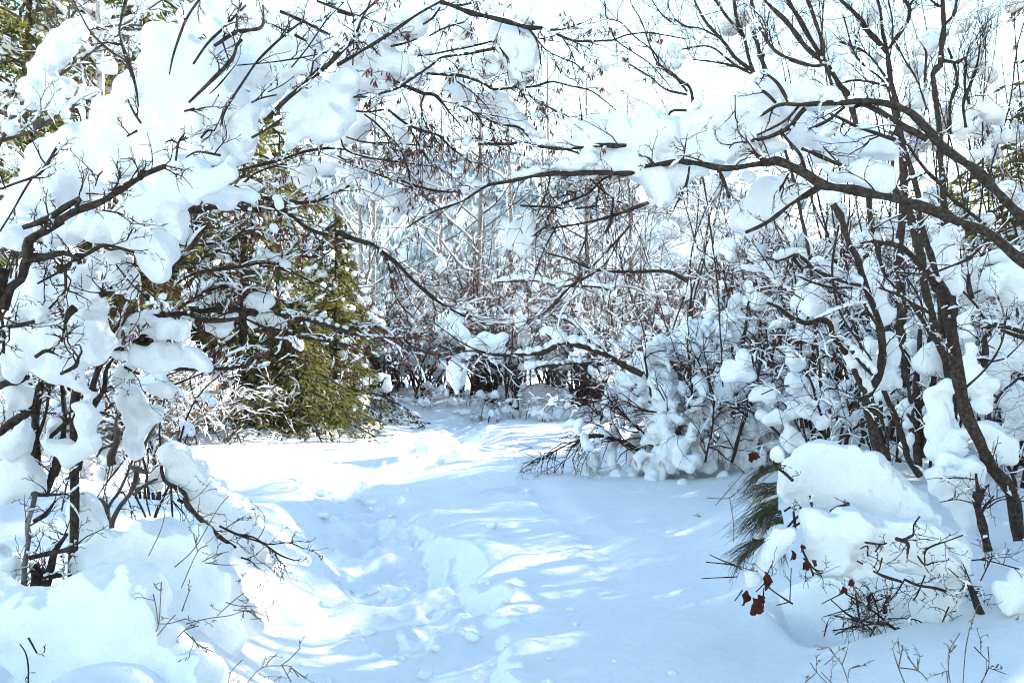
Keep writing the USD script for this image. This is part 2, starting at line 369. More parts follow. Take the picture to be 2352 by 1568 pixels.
gv = np.stack([gx, gy, ground(gx, gy)], -1).reshape(-1, 3)
na, nr = len(ang), len(rr)
i, j = np.meshgrid(np.arange(nr - 1), np.arange(na), indexing='ij'); k = (j + 1) % na
q = np.stack([i * na + j, (i + 1) * na + j, (i + 1) * na + k, i * na + k], -1).reshape(-1, 4)
gv = np.vstack([gv, [[0, 0, 0]]]); c = len(gv) - 1
gf = np.vstack([q[:, [0, 1, 2]], q[:, [0, 2, 3]], np.stack([np.full(na, c), np.arange(na), (np.arange(na) + 1) % na], 1)])
if True:
    n = np.cross(gv[gf[0, 1]] - gv[gf[0, 0]], gv[gf[0, 2]] - gv[gf[0, 0]])
    if n[2] < 0: gf = gf[:, ::-1]
tag(stage.GetPrimAtPath(put('/World', 'snow_ground', (gv, gf), 'ground')), kind='structure', label='snow covered ground with a trampled trail through it', category='ground')
G = lambda x, y: float(ground(np.array([x]), np.array([y]))[0])

# ---------------------------------------------------------------- hills
hx, hy = np.meshgrid(np.linspace(-700, 700, 90), np.linspace(0, 1, 26))
top = 84 + 40 * np.interp(hx, [-700, -300, -60, 40, 200, 700], [.9, .7, .95, .5, .0, -.6])
prof = hy ** 1.05
pn = np.stack([hx, hy * 300, 0 * hx], -1).reshape(-1, 3)
hz = top * prof + prof * (9 * n3(pn, 170, 0) + 4 * n3(pn, 60, 1)).reshape(hx.shape) - 1.5
hyy = 330 + hy * 130 - np.abs(hx) * .12
hv = np.stack([hx, hyy, hz], -1).reshape(-1, 3)
i, j = np.meshgrid(np.arange(25), np.arange(89), indexing='ij')
hq = np.stack([i * 90 + j, i * 90 + j + 1, (i + 1) * 90 + j + 1, (i + 1) * 90 + j], -1).reshape(-1, 4)
tag(stage.GetPrimAtPath(put('/World', 'hill', (hv, hq), 'hill')), kind='structure', label='far wooded mountainside under snow', category='hill')

# ---------------------------------------------------------------- right arching tree
DR = dict(d0=4.7, d1=5.2)
arch = Thing('arching_alder', 'leaning alder at the right edge, two long snowy boughs arching over the path', 'tree', P(2420, 1330, 4.9))
RT = dict(lift=.1, snow=.35, cat=0.0, rr=(.003, .006))
branch(arch, 3, '2480,1660,74 2352,1480,70 2280,1400,60 2200,1310,60 2100,1220,62 2000,1130,62 1860,1020,64 1780,940,70 1720,870,60 1600,770,58 1480,720,50 1380,690,44 1270,680,38 1150,695,36 1050,700,38 950,700,36 850,705,36 750,700,34 680,715,26 640,740,24 580,780,14', 4.6, 5.0, n=9, L=(.1, .3), load=.022, **RT)
for s in ['770,700,26 730,620,22 680,550,20 590,480,14', '680,690,20 640,650,24 590,610,22', '880,730,30 840,770,30 780,850,34 710,890,32 620,930,28 520,950,18',
          '840,710,20 770,790,20 700,840,16 560,910,12', '720,890,18 780,960,20 850,1040,24 880,1130,24 895,1170,20', '1150,720,18 1050,800,22 950,850,18', '520,950,10 400,965,12 370,1000,8', '640,1060,8 600,960,10 580,940,8', '410,640,8 412,780,10 430,825,8']:
    branch(arch, 3, s, 4.95, 5.0, n=2, L=(.06, .18), **RT)
branch(arch, 3, '2700,2050,78 2500,1850,76 2352,1755,70 2230,1650,64 2100,1562,60 1960,1510,62 1860,1450,64 1760,1410,66 1600,1360,64 1500,1330,62 1350,1310,60 1200,1280,62 1080,1260,60 1000,1240,62 900,1180,58 820,1140,60 740,1100,60 680,1080,60 620,1090,44 500,1110,42 400,1130,38 300,1130,42 180,1110,44 80,1100,40 0,1090,26 -200,1120,22', 4.5, 5.05, n=9, L=(.1, .3), **RT)
for s in ['1000,1240,40 900,1300,36 790,1370,26', '770,1160,24 710,1280,16', '600,1080,26 510,1025,16', '100,1120,16 80,1240,16 0,1400,16', '300,1150,24 340,1230,22 370,1330,20', '60,1070,12 80,950,8 90,900,6', '-130,1110,20 -170,1060,14', '860,1000,26 980,1050,30 1060,1090,28 1120,1110,24', '1000,985,8 1060,1050,10 1120,1110,10', '790,1370,22 650,1480,26 480,1562,24']:
    branch(arch, 3, s, 4.95, 5.0, n=3, L=(.08, .22), **RT)
branch(arch, 3, '1720,940,44 1650,900,44 1550,850,50 1450,790,40 1370,740,36 1260,700,30 1200,740,14', 4.75, 4.9, n=5, L=(.1, .3), load=.02, **RT)
branch(arch, 3, '2060,1490,24 1960,1400,26 1850,1310,26 1780,1220,24 1710,1150,26 1620,1050,20 1540,940,16 1450,880,12', 5.1, n=7, L=(.1, .3), **RT)
branch(arch, 3, '1480,940,26 1380,905,24 1240,860,24 1160,820,24 1060,770,16', 5.1, n=6, L=(.1, .35), load=.03, **RT)
branch(arch, 3, '1710,1150,16 1600,1200,18 1510,1250,14', 5.1, n=2, load=.025, **RT)
# drooping fine tips of the two boughs towards the middle of the picture
TP = dict(lift=-.05, droop=.07, snow=.2, cat=.12, rr=(.0022, .0034), along=.9, second=2)
branch(arch, 2, '1940,975,20 1860,985,32 1740,985,34 1550,990,26 1400,980,22 1310,950,14 1230,860,14 1120,840,16 1040,820,12', 5.0, 5.3, n=12, L=(.15, .45), load=.02, **TP)
branch(arch, 2, '2261,1090,30 2000,1150,40 1800,1160,36 1550,1155,34 1450,1150,34 1340,1170,30 1280,1185,28 1150,1220,24 1020,1245,24 900,1280,24 780,1290,16 700,1285,14 600,1270,14 500,1240,12 430,1215,12', 5.05, 5.4, n=16, L=(.2, .6), load=.022, **TP)
for s in ['1870,1100,10 1780,1110,12 1660,1050,12 1550,1010,12 1350,985,12', '1540,1070,10 1660,1090,9 1780,1110,10 2000,1080,10', '1020,1245,18 920,1300,16 840,1350,16 720,1395,16 650,1420,14 560,1470,12 470,1530,10', '1200,955,20 1150,970,22 1040,970,16 950,970,12', '1620,640,8 1640,800,8 1635,1020,10',
          '1870,1120,16 1880,1160,16 1780,1210,16 1680,1300,18 1560,1350,14 1430,1400,12', '1430,1170,12 1400,1300,10 1340,1450,8', '1850,1320,14 1840,1480,16 1800,1562,14', '2090,1360,20 1900,1430,22 1640,1500,18 1400,1540,12', '2260,1160,12 2255,1260,10', '1600,1400,16 1730,1380,16 1740,1330,14', '1510,1310,12 1560,1310,10', '1230,1380,16 1400,1390,14 1520,1400,10', '1690,1200,10 1850,1330,12 1950,1380,10']:
    branch(arch, 2, s, 5.1, 5.4, n=9, L=(.15, .5), **TP)
for s in ['1480,0,12 1400,150,10 1330,300,6', '1430,0,14 1350,50,12 1210,180,6', '1970,0,14 1890,90,16 1750,240,12 1600,380,10 1430,560,9 1270,650,6', '1900,80,14 1780,280,10 1560,420,9 1380,600,6', '1670,0,12 1660,110,10 1600,250,6', '1400,190,14 1560,230,14 1700,290,16 1900,320,20 2200,310,24 2352,370,36']:
    branch(arch, 5, s, 5.2, 5.5, n=11, L=(.15, .5), tmat='twig', **TP)
# the snow on both boughs
for s, d in [('600,600,100 660,620,90 560,700,90 500,760,80 750,620,70 850,630,65 950,640,60 1050,650,55 1150,670,45 1250,680,30 450,720,60 50,950,160 200,930,160 350,900,160 500,880,150 150,850,110 300,820,100 420,800,90 550,800,90 620,960,90 450,1000,100 300,1030,90 150,1040,90 700,780,90 760,1000,60 -761,930,60 -661,900,80 -511,880,100 -361,850,100 -211,860,110 -61,900,130 39,950,140 -811,960,40 -361,950,110 -561,960,80 -211,1000,120 -811,1110,50 -711,1080,70 -561,1080,80 -411,1090,90 -261,1120,100 -111,1150,120 19,1120,130 -61,1300,90 -81,1360,50 -40,1240,100 60,1170,80 200,1160,60 350,1150,60 500,1160,60', 5.0),
             ('1130,1200,60 1220,1170,80 1320,1160,90 1400,1200,80 1470,1260,50 1000,1170,60 930,1130,45 1540,1290,35 1600,1330,34 1700,1370,36 1080,1220,50', 4.85),
             ('1000,1000,70 1100,1000,70 1200,1000,90 1300,990,90 1400,1000,70 1250,900,80 900,900,80 850,830,70 950,780,70 780,900,60 1000,740,50 820,950,60 1060,760,40', 5.35),
             ('560,1440,90 650,1380,70 740,1400,70 500,1400,60 520,1500,80 620,1270,80 720,1260,80 820,1300,60 450,1480,60 900,1290,40', 5.3)]:
    add_snow(arch, balls(3, s, d, back=1.45, fill=2, grow_=1.08), .013, 2.2, 1.2, rough=.75)
add_snow(arch, balls(2, '1280,1080,40 1010,1235,24 930,1250,34 860,1275,24 1400,1140,34 1330,1150,24', 5.2), .010)
add_snow(arch, balls(5, '1180,60,60 1230,120,60 1280,160,55 1330,90,60 1400,60,60 1200,20,60 1300,0,70 1420,130,40', 5.4, fill=1), .012)

# ---------------------------------------------------------------- left bowed alder
def DL(px): return 3.7 + 2.0 * px / 1176.0
bow = Thing('bowed_alder', 'alder on the left bent to the upper right, buried under the biggest mass of snow', 'tree', P(-60, 1080, 3.7))
LT = dict(lift=.15, snow=.25, rr=(.0025, .005))
LB = [(4, '0,560,110 60,420,80 130,370,64 150,280,60 190,220,60 300,215,50 430,190,36 530,235,20', 3.7, 3.75, 5), (4, '170,260,60 190,100,70 300,40,64 420,-20,60', 3.7, 3.75, 1),
      (1, '290,1570,55 480,1440,50 660,1360,48 800,1270,44 880,1220,38 1000,1150,34 1110,1110,26', 3.75, 3.9, 12), (1, '150,1530,35 300,1480,40 430,1400,45 540,1330,35', 3.75, 3.8, 3), (1, '500,1430,24 540,1340,22', 3.75, 3.8, 1),
      (1, '1780,810,22 1900,700,32 2010,600,30 2110,490,32 2230,400,30 2352,290,28', 4.25, 4.5, 9), (2, '0,430,22 120,365,22 250,290,22 400,190,22 560,80,22 690,10,22 740,-20,20', 4.5, 4.9, 10), (1, '1690,925,18 1790,870,18 1890,800,12', 4.3, 4.3, 3),
      (2, '-160,500,16 -84,440,20 0,350,22 70,300,20 160,230,14', 4.6, 4.7, 3), (1, '1490,850,16 1510,750,18 1600,600,18 1680,480,16 1740,400,16 1850,290,14 1960,200,14 2050,140,14', 4.2, 4.5, 6),
      (1, '1270,690,14 1370,590,26 1480,480,26 1560,390,30 1590,310,16 1620,270,20', 4.15, 4.3, 5), (1, '1300,430,14 1400,290,18 1500,190,16 1650,35,12', 4.1, 4.3, 3), (1, '1137,500,10 1165,370,16 1220,220,20 1270,110,18 1345,0,16 1400,-60,14', 4.1, 4.2, 3),
      (1, '1440,310,20 1590,215,26 1750,185,24 1765,80,16 1765,40,14', 4.2, 4.4, 4), (1, '1595,215,14 1595,100,14 1620,20,12', 4.2, 4.3, 2), (1, '930,720,12 915,600,18 890,500,24 830,330,20 805,220,16 820,120,18 850,0,22', 4.0, 4.1, 5),
      (1, '870,470,12 840,410,14 740,340,16 620,220,14 550,110,12 490,0,12', 4.05, 4.2, 4), (1, '0,1275,14 120,1230,16 230,1190,18 300,1130,22 380,1000,20', 3.65, 3.7, 3), (1, '0,1560,12 100,1400,12 190,1240,14 270,1130,10', 3.6, 3.6, 2),
      (1, '860,670,10 900,760,14 945,830,14', 4.0, 4.0, 1), (1, '1250,1060,10 1330,1020,14 1480,1045,18', 4.0, 4.0, 3), (1, '1590,440,10 1800,420,9 2000,390,9 2200,350,8', 4.3, 4.5, 3), (1, '1410,630,8 1480,560,10 1580,440,8', 4.2, 4.3, 1), (1, '1800,620,8 1900,570,9 1980,510,7', 4.4, 4.4, 1),
      (1, '1960,450,10 2080,300,10 2200,130,10 2310,20,8', 4.4, 4.5, 3), (1, '2090,490,10 2115,350,12 2120,330,8', 4.4, 4.5, 1), (1, '1690,690,12 1760,660,12 1860,640,10', 4.3, 4.3, 2), (1, '850,920,12 920,880,14', 4, 4, 1), (1, '1180,1080,14 1200,960,14 1240,900,12', 4.05, 4.1, 3), (1, '1350,930,14 1400,880,16 1440,880,10', 4.1, 4.1, 2), (1, '1240,750,14 1310,730,14', 4.1, 4.1, 2),
      (1, '1880,80,20 2000,130,20 2120,190,20 2220,235,16', 4.5, 4.6, 3), (1, '1980,240,20 2060,280,16', 4.5, 4.5, 2), (1, '2130,10,14 2250,60,16 2352,100,16', 4.6, 4.7, 3), (1, '640,1250,10 660,1180,12 690,1150,10', 3.8, 3.8, 2), (1, '580,1300,12 640,1300,12', 3.8, 3.8, 2), (1, '690,1410,14 800,1430,12', 3.8, 3.8, 3),
      (4, '250,395,14 390,320,20 470,260,26 600,190,24 690,145,30 800,160,24 900,190,20', 3.8, 3.9, 10), (4, '440,300,20 440,420,22 430,460,22 330,570,24', 3.8, 3.8, 5), (4, '0,690,22 120,675,26 230,650,24', 3.7, 3.7, 5), (4, '0,560,14 20,700,22 20,860,16', 3.65, 3.65, 4), (4, '850,440,10 930,330,10', 3.9, 3.9, 1), (4, '780,270,12 850,360,12 930,440,10 1040,505,8', 3.9, 3.9, 3), (4, '850,110,10 890,30,12', 3.9, 3.9, 1),
      (4, '415,790,30 430,680,28 450,620,60 490,580,60', 3.85, 3.85, 5), (4, '400,1000,20 500,950,28 520,900,20 550,850,12', 3.8, 3.8, 4), (4, '230,880,30 300,840,36 360,860,16', 3.8, 3.8, 3), (4, '660,480,50 700,460,44 750,430,40', 3.9, 3.9, 8), (4, '960,300,44 940,270,30 980,250,16', 4, 4, 5)]
for c, s, a, b, n in LB:
    if c == 1: a, b = a - .13, b - .13
    branch(bow, c, s, a, b, n=n, L=(.05, .2), **LT)
UP = dict(lift=-.02, droop=.06, snow=.22, cat=.25, rr=(.0022, .0036), along=.85, second=3)
CB = [(2, '690,20,20 800,40,18 900,25,14', 4.9, 5.0, 4), (2, '700,10,24 880,85,40 1000,110,36 1150,145,34 1280,185,28 1370,195,26', 4.9, 5.2, 6), (2, '1280,185,20 1320,240,12 1400,340,10 1500,390,10 1600,430,10 1660,500,6', 5.1, 5.3, 8), (2, '0,85,22 150,115,22', 4.6, 4.7, 2), (2, '620,240,10 720,190,12 850,150,12', 4.9, 5, 3),
      (2, '540,370,14 640,365,12 760,340,12 900,310,14 1040,280,12 1180,225,8', 4.9, 5.2, 5), (2, '1060,330,26 950,345,20 800,375,18 690,390,20 620,440,18 500,520,18 400,590,16 280,630,12', 5.1, 4.7, 8), (2, '590,490,18 700,505,20 820,510,20 900,530,16 980,560,15 1050,600,14 1180,590,14 1330,580,14 1440,550,16 1570,580,12 1700,610,10 1800,680,9 1930,800,8', 4.9, 5.6, 14),
      (2, '380,545,30 480,590,28 570,630,24 660,650,24 760,770,10', 4.8, 5.1, 9), (2, '340,735,18 470,840,20 590,890,16 690,920,16 760,990,12 900,1100,10', 4.8, 5.3, 12), (2, '470,840,14 540,960,12 620,1100,10', 4.9, 5.2, 7), (2, '180,765,12 250,820,12 330,900,12 420,1000,13 460,1100,14 490,1220,12', 4.8, 5.2, 8), (2, '65,730,12 180,750,12 310,735,14', 4.7, 4.8, 3),
      (2, '800,550,12 880,600,10 960,670,8 1020,730,6', 5.0, 5.2, 5), (2, '830,715,12 930,770,10 980,840,9 1060,880,8', 5, 5.3, 6), (2, '1470,235,20 1560,270,18 1640,280,18 1770,275,14 1850,270,12 1950,235,10 2090,220,12 2200,235,10 2352,265,8', 5.3, 5.9, 9), (2, '1430,205,16 1530,195,12 1650,155,8', 5.3, 5.5, 3), (2, '1280,620,10 1330,680,10 1440,730,9 1560,790,8', 5.3, 5.5, 8), (2, '1090,320,10 1150,400,10 1220,470,7', 5.1, 5.2, 3),
      (2, '0,700,14 60,660,16 200,650,12', 4.6, 4.7, 2), (2, '20,930,12 60,1010,12 200,1060,10 400,1090,9 640,1120,8', 4.9, 5.4, 10), (2, '60,920,12 200,960,12 430,970,12 640,990,10', 4.9, 5.3, 9), (2, '0,1050,10 160,1130,10 340,1200,9 560,1290,8', 5, 5.5, 9), (2, '580,640,10 560,720,10 600,850,9 700,990,8', 5, 5.3, 7), (2, '1500,240,10 1560,330,9 1600,420,7', 5.4, 5.6, 4), (2, '1840,190,10 1880,280,9 2100,430,8 2250,600,7', 5.6, 6, 5), (2, '100,160,14 200,60,12 230,-30,12', 4.6, 4.7, 3), (2, '360,310,14 450,290,12 540,260,10', 4.8, 4.9, 3), (2, '110,490,26 130,470,20', 4.6, 4.6, 1), (2, '100,440,10 110,150,8 60,0,8', 4.6, 4.6, 2), (2, '580,160,14 640,120,16 690,50,14', 4.8, 4.9, 2), (2, '130,220,20 200,70,16 300,-20,12', 4.6, 4.7, 2)]
for c, s, a, b, n in CB:
    branch(bow, c, s, a, b, n=n, L=(.12, .42), load=.012 if n > 4 else 0, **UP)
# the snow of the bowed alder, in order from the lower left to the upper right
for c, s, d, h in [
    (1, '150,1450,120 250,1330,150 350,1200,160 300,1080,130 450,1120,180 560,980,170 640,1100,180 700,950,170 760,780,150 850,900,160 880,680,140 960,820,170 1000,1000,150 800,1150,120 1090,700,170 1100,900,150 1050,520,140 1130,380,110 1230,260,80 1180,560,130 1250,700,140 1330,560,150 1380,760,130 1400,400,130 1500,600,120 1250,1000,100 1330,1000,120 1420,1020,90 100,1300,110 60,1440,110', 4.2, .013),
    (1, '1300,120,80 1380,60,60 1500,90,90 1600,170,110 1520,300,110 1700,100,80 1620,60,70 1660,330,110 1800,220,120 1880,140,100 1930,220,80 1950,330,100 1820,400,110 1700,480,110 1900,480,100 2060,430,100 2100,300,80 2000,100,60 1600,470,100 1480,420,100 1450,180,60 1560,30,60', 4.5, .013),
    (1, '1600,1000,110 1700,760,80 1620,800,90 1540,870,80 1480,950,60 1720,850,60 2000,700,100 2100,640,110 2150,750,100 2250,650,110 2250,800,90 2330,560,80 1950,780,90 1880,900,60 2200,870,70 1930,1000,50 1600,680,90 1800,640,90', 4.35, .013),
    (1, '1150,1200,120 1080,1300,110 1000,1400,120 1080,1480,120 980,1540,100 880,1480,110 780,1540,110 1200,1300,70 1330,1230,90 1300,1320,60 1420,1210,70 1480,1180,80 1540,1120,80 620,1500,110 520,1560,100 880,1380,70 940,1290,60 1360,1120,70 1220,1130,70', 3.95, .013),
    (1, '1250,1370,50 1400,1340,55 1550,1320,60 1700,1340,60 1780,1300,60 1830,1350,50 1180,1350,40 1480,1340,45 1620,1330,50', 4.3, .011),
    (4, '80,60,110 300,130,60 500,60,120 700,30,120 850,100,110 950,60,110 1050,130,90 1100,220,50 1020,260,80 1060,330,45 600,100,80 400,110,60', 3.95, .013),
    (4, '60,420,110 180,520,110 300,440,120 100,650,120 250,330,80 560,330,110 520,450,120 620,250,80 640,420,70 760,250,90 850,260,80 780,350,70 560,600,110 620,740,100 640,860,80 560,830,110 450,900,100 380,960,70 690,640,50 520,720,90 270,700,110 150,800,120 60,850,100 330,780,80 220,900,90 280,950,60 80,960,90 1110,470,60 1060,420,50 1000,500,40 880,480,50 940,500,40', 4.05, .013),
    (4, '100,1150,100 60,1250,70 160,1420,100 70,1480,120 200,1300,40 360,1330,60 420,1320,50 300,1360,40 560,1350,80 600,1480,100 500,1540,100 340,1500,80 560,1130,80 540,1050,70 500,1220,60 620,1270,60', 4.1, .013),
    (2, '1200,380,110 1250,300,100 1150,250,90 1050,200,80 1240,460,90 1210,520,60 1130,150,50 1100,80,60 1050,20,60 1260,120,60 1210,60,50 980,50,40 950,140,60', 5.1, .013),
    (2, '1060,680,80 1120,690,70 1080,740,70 1200,800,60 1300,880,50 1350,900,40 980,700,60 1150,770,60 1250,850,45', 5.25, .012),
    (2, '400,120,80 480,180,80 330,200,80 540,100,50 300,380,100 180,430,90 400,430,80 440,500,60 250,540,80 60,560,100 60,470,60 120,650,60 0,650,80 300,640,60 100,330,80 200,300,70', 4.75, .013),
    (2, '180,800,60 80,880,80 0,800,80 430,760,60 420,850,50 440,910,40 120,860,60 -60,760,80 800,630,60 850,670,60 760,580,50 850,900,50 830,980,40 1000,460,60 1060,470,40 560,540,40 560,420,35 1760,350,50 1800,400,60 1700,300,40 850,200,50 820,230,40 640,800,30', 5.1, .011),
    (2, '560,1180,80 620,1120,60 620,1230,50 430,1330,70 330,1290,50 200,1280,60 480,1400,50 120,1150,60 540,1100,50 680,1110,45 60,1120,70 280,1240,60 -60,1060,70 380,1400,50', 5.5, .011)]:
    add_snow(bow, balls(c, s, d, back=1.6, fill=2, grow_=1.1), h, 1.9, 1.2)

# ---------------------------------------------------------------- level alder behind it on the left
lev = Thing('level_alder', 'slender alder on the left holding two level boughs with thick slabs of snow', 'tree', P(115, 1150, 4.4))
MT = dict(lift=.05, snow=.4, cat=.2, rr=(.0025, .0042), along=.8, second=3)
VB = [(4, '520,1650,60 560,1400,50 600,1150,44 670,930,44 720,870,40 740,740,34 800,680,40 860,600,40 910,540,30', 4.4, 4.4, 6, 0), (4, '670,930,30 720,870,34 800,820,30 870,790,20', 4.4, 4.4, 3, .02), (4, '880,660,30 980,625,44 1100,605,46 1220,600,46 1350,570,46 1470,550,44 1600,555,40 1750,590,40 1900,610,36 2050,640,30 2180,670,26 2352,715,22', 4.4, 5.4, 22, .03),
      (4, '1270,600,26 1360,640,28 1470,640,30 1620,620,24 1700,580,20', 4.6, 4.8, 7, .02), (4, '1650,630,14 1780,690,18 1900,710,16 2050,760,16 2200,780,16 2352,800,12', 4.8, 5.3, 16, .018), (5, '0,690,16 150,690,14 300,690,14 450,780,10 560,810,8', 5.4, 5.8, 12, .012), (5, '0,720,14 200,750,14 400,770,13 600,860,12 780,875,10', 5.4, 5.9, 14, .012),
      (1, '1150,1420,36 1300,1420,40 1450,1390,30 1600,1390,32 1750,1410,36 1870,1395,36 1990,1365,20 2150,1345,24 2352,1250,18', 4.5, 5.2, 14, .022), (1, '1870,1395,34 1960,1450,26 2080,1530,26 2200,1580,26', 4.9, 5.1, 6, .02), (5, '0,50,26 100,90,30 220,130,30 310,200,26 420,280,24 520,380,24 620,470,24 700,530,22 800,590,18 880,630,14 960,690,10', 5.1, 6.0, 26, .018),
      (5, '310,200,20 360,330,16 380,450,14 430,540,10 500,610,8', 5.4, 5.8, 8, 0), (1, '1580,1250,20 1700,1310,24 1810,1340,26 2000,1360,24', 4.7, 5.0, 6, .012), (1, '1600,1150,14 1750,1110,22 1900,1070,22 2050,1020,20 2200,1000,16 2352,1010,12', 4.7, 5.3, 16, .014), (1, '1640,1230,14 1730,1160,14 1900,1100,12', 4.7, 4.9, 6, 0),
      (4, '1110,330,26 1190,240,28 1270,160,30 1330,60,36 1400,-30,34', 4.4, 4.6, 6, 0), (4, '1150,130,24 1350,130,18 1500,110,18 1700,70,20 1850,40,16', 4.6, 5.0, 10, .015), (4, '1150,280,14 1300,240,14 1450,180,16 1600,60,16 1650,20,14', 4.6, 4.9, 8, .018), (4, '1190,390,14 1300,330,18 1500,290,22 1620,280,22 1750,260,20 1850,270,16 1950,320,10', 4.6, 5.1, 10, .028),
      (4, '1200,560,14 1350,470,14 1480,410,14 1600,360,12 1750,330,10', 4.6, 5.0, 9, .018), (4, '1250,520,12 1400,430,12 1550,410,12 1700,420,10', 4.7, 5.0, 8, .018), (4, '1620,560,10 1820,560,10 1900,450,8', 4.9, 5.0, 4, 0), (4, '1480,180,12 1700,220,12 1900,200,12 2150,210,10 2280,120,8', 4.9, 5.4, 10, .012), (4, '1150,220,10 1400,300,10 1500,380,12', 4.7, 4.8, 5, .012),
      (4, '830,960,24 930,1000,18', 4.4, 4.5, 3, 0), (4, '1120,960,30 1250,965,26 1450,960,22 1600,950,18 1760,920,14', 4.5, 4.9, 10, .022), (4, '1150,1080,12 1300,1020,12 1450,960,12', 4.6, 4.8, 4, 0), (4, '830,900,20 700,880,24', 4.4, 4.4, 3, .02)]
for c, s, a, b, n, ld in VB:
    branch(lev, c, s, a, b, n=n, L=(.10, .42), load=ld, **MT)
for c, s, d, h in [(4, '1000,690,70 1100,690,80 1200,690,60 950,680,60 1230,750,40 1060,740,50 850,700,70 800,780,50 880,730,50 1240,680,40', 4.4, .011), (4, '950,880,70 1050,850,80 1180,850,80 1280,870,70 1350,920,50 1000,930,60 1150,920,50 1100,900,60 900,930,40', 4.4, .012),
                   (4, '1650,530,35 1720,500,60 1800,510,70 1870,530,45 1760,540,40', 4.9, .011), (4, '1500,700,45 1580,690,50 1400,680,34 1540,650,40 1600,720,30', 4.75, .011), (4, '1880,700,40 1900,660,40 1760,640,40 1700,640,40 1820,620,34 1920,740,30', 5.0, .010), (4, '1720,210,40 1790,200,40 1860,220,45 1920,260,40 1650,290,30 1760,170,28 1850,180,28', 4.95, .010),
                   (4, '870,1180,90 900,1280,60 1040,1270,60 950,1360,70 900,1440,70 920,1510,60 850,1110,40', 4.6, .012), (4, '1000,1110,40 1080,1100,40 1130,1110,35 900,1080,30', 4.55, .010), (4, '880,1010,50 800,1010,60 780,1060,50', 4.5, .010), (4, '1330,400,40 1450,400,45 1250,450,40 1400,480,50 1300,500,45 1480,480,40 1550,460,40', 4.85, .010), (1, '1640,1270,40 1700,1250,50 1800,1250,40 1900,1210,50 2000,1170,60 2060,1150,60 2150,1130,50 2100,1260,50 2000,1250,45 2240,1120,40', 5.1, .011),
                   (4, '1150,40,50 1200,90,50 1180,0,60 1120,60,40 1250,50,34 1450,110,30 1520,140,34 1480,20,30 1850,20,34', 4.6, .010)]:
    add_snow(lev, balls(c, s, d, back=1.1, fill=2, grow_=1.08), h, 1.6, 1.1)

# light snowy alder higher up on the far left
pale = Thing('leaning_sapling', 'sunlit brown sapling at the upper left edge leaning right under a long sleeve of snow', 'sapling', P(-40, 1000, 6.0))
for c, s, a, b, n, ld in [(1, '-100,1150,34 30,900,26 120,760,30 230,640,28 320,560,26 400,500,22 560,390,16 700,290,12', 5.6, 5.8, 12, 0), (1, '-80,1000,26 20,940,22 180,890,22 320,820,26 420,750,26 540,690,18 650,640,14', 5.6, 5.8, 12, .03), (1, '0,590,18 160,635,18', 5.7, 5.7, 5, .03), (1, '430,350,10 460,200,14 470,30,12', 5.7, 5.8, 6, 0), (1, '230,880,16 250,830,50 300,800,20', 5.6, 5.6, 2, .02), (1, '320,150,16 380,180,16 450,140,14 520,60,14', 6.0, 6.0, 5, .02), (1, '560,380,12 700,300,12 850,210,12 1040,190,10', 5.8, 6.0, 8, .02), (1, '640,190,14 800,170,14 1000,175,12', 6.2, 6.2, 6, .02)]:
    branch(pale, c, s, a, b, n=n, L=(.1, .4), mat_='greytwig', tmat='greytwig', load=ld, lift=.1, snow=.8, cat=.04, rr=(.0025, .004), along=.7, second=3)
add_snow(pale, balls(1, '60,860,50 110,740,70 200,600,90 280,480,100 350,380,90 420,290,90 500,220,80 560,160,50 300,640,90 360,680,80 380,580,60 200,700,60', 5.6, fill=1), .013)
add_snow(pale, balls(1, '310,910,40 700,110,50 730,100,30 860,370,50 720,440,60 760,470,40 820,350,40 950,420,36 650,250,30 480,820,30', 5.8), .012)

# trunks of these trees down into the snow
def trunk(th, pts, r0, r1, material='bark'):
    pts = np.array(pts); l, r = resample(pts, np.linspace(r0, r1, len(pts)), .06)
    th.part('trunk', tube(l + np.stack([n3(l, .4, k) for k in range(3)], 1) * .008, r * (1 + .1 * n3(l, .08, 0)), 9), material)
def down(p, dx=0, dy=0): return np.array([p[0] + dx, p[1] + dy, G(p[0] + dx, p[1] + dy) - .1])
a = P(2455, 880, 4.6); trunk(arch, [down(P(2440, 1300, 4.9)), P(2445, 1150, 4.8), a, P(2415, 560, 4.65)], .07, .05)
a = P(2560, 770, 4.5); trunk(arch, [down(P(2480, 1330, 4.8)), P(2540, 1000, 4.6), a], .075, .05)
trunk(bow, [down(P(-120, 1200, 3.8)), P(-90, 900, 3.75), P(-30, 720, 3.7), P(5, 610, 3.7)], .06, .055)
trunk(lev, [down(P(160, 1150, 4.4)), P(170, 1000, 4.4), P(180, 870, 4.4)], .022, .02)
trunk(pale, [down(P(-70, 1000, 6.0)), P(-60, 600, 5.8), P(-34, 393, 5.6)], .05, .03, 'greytwig')

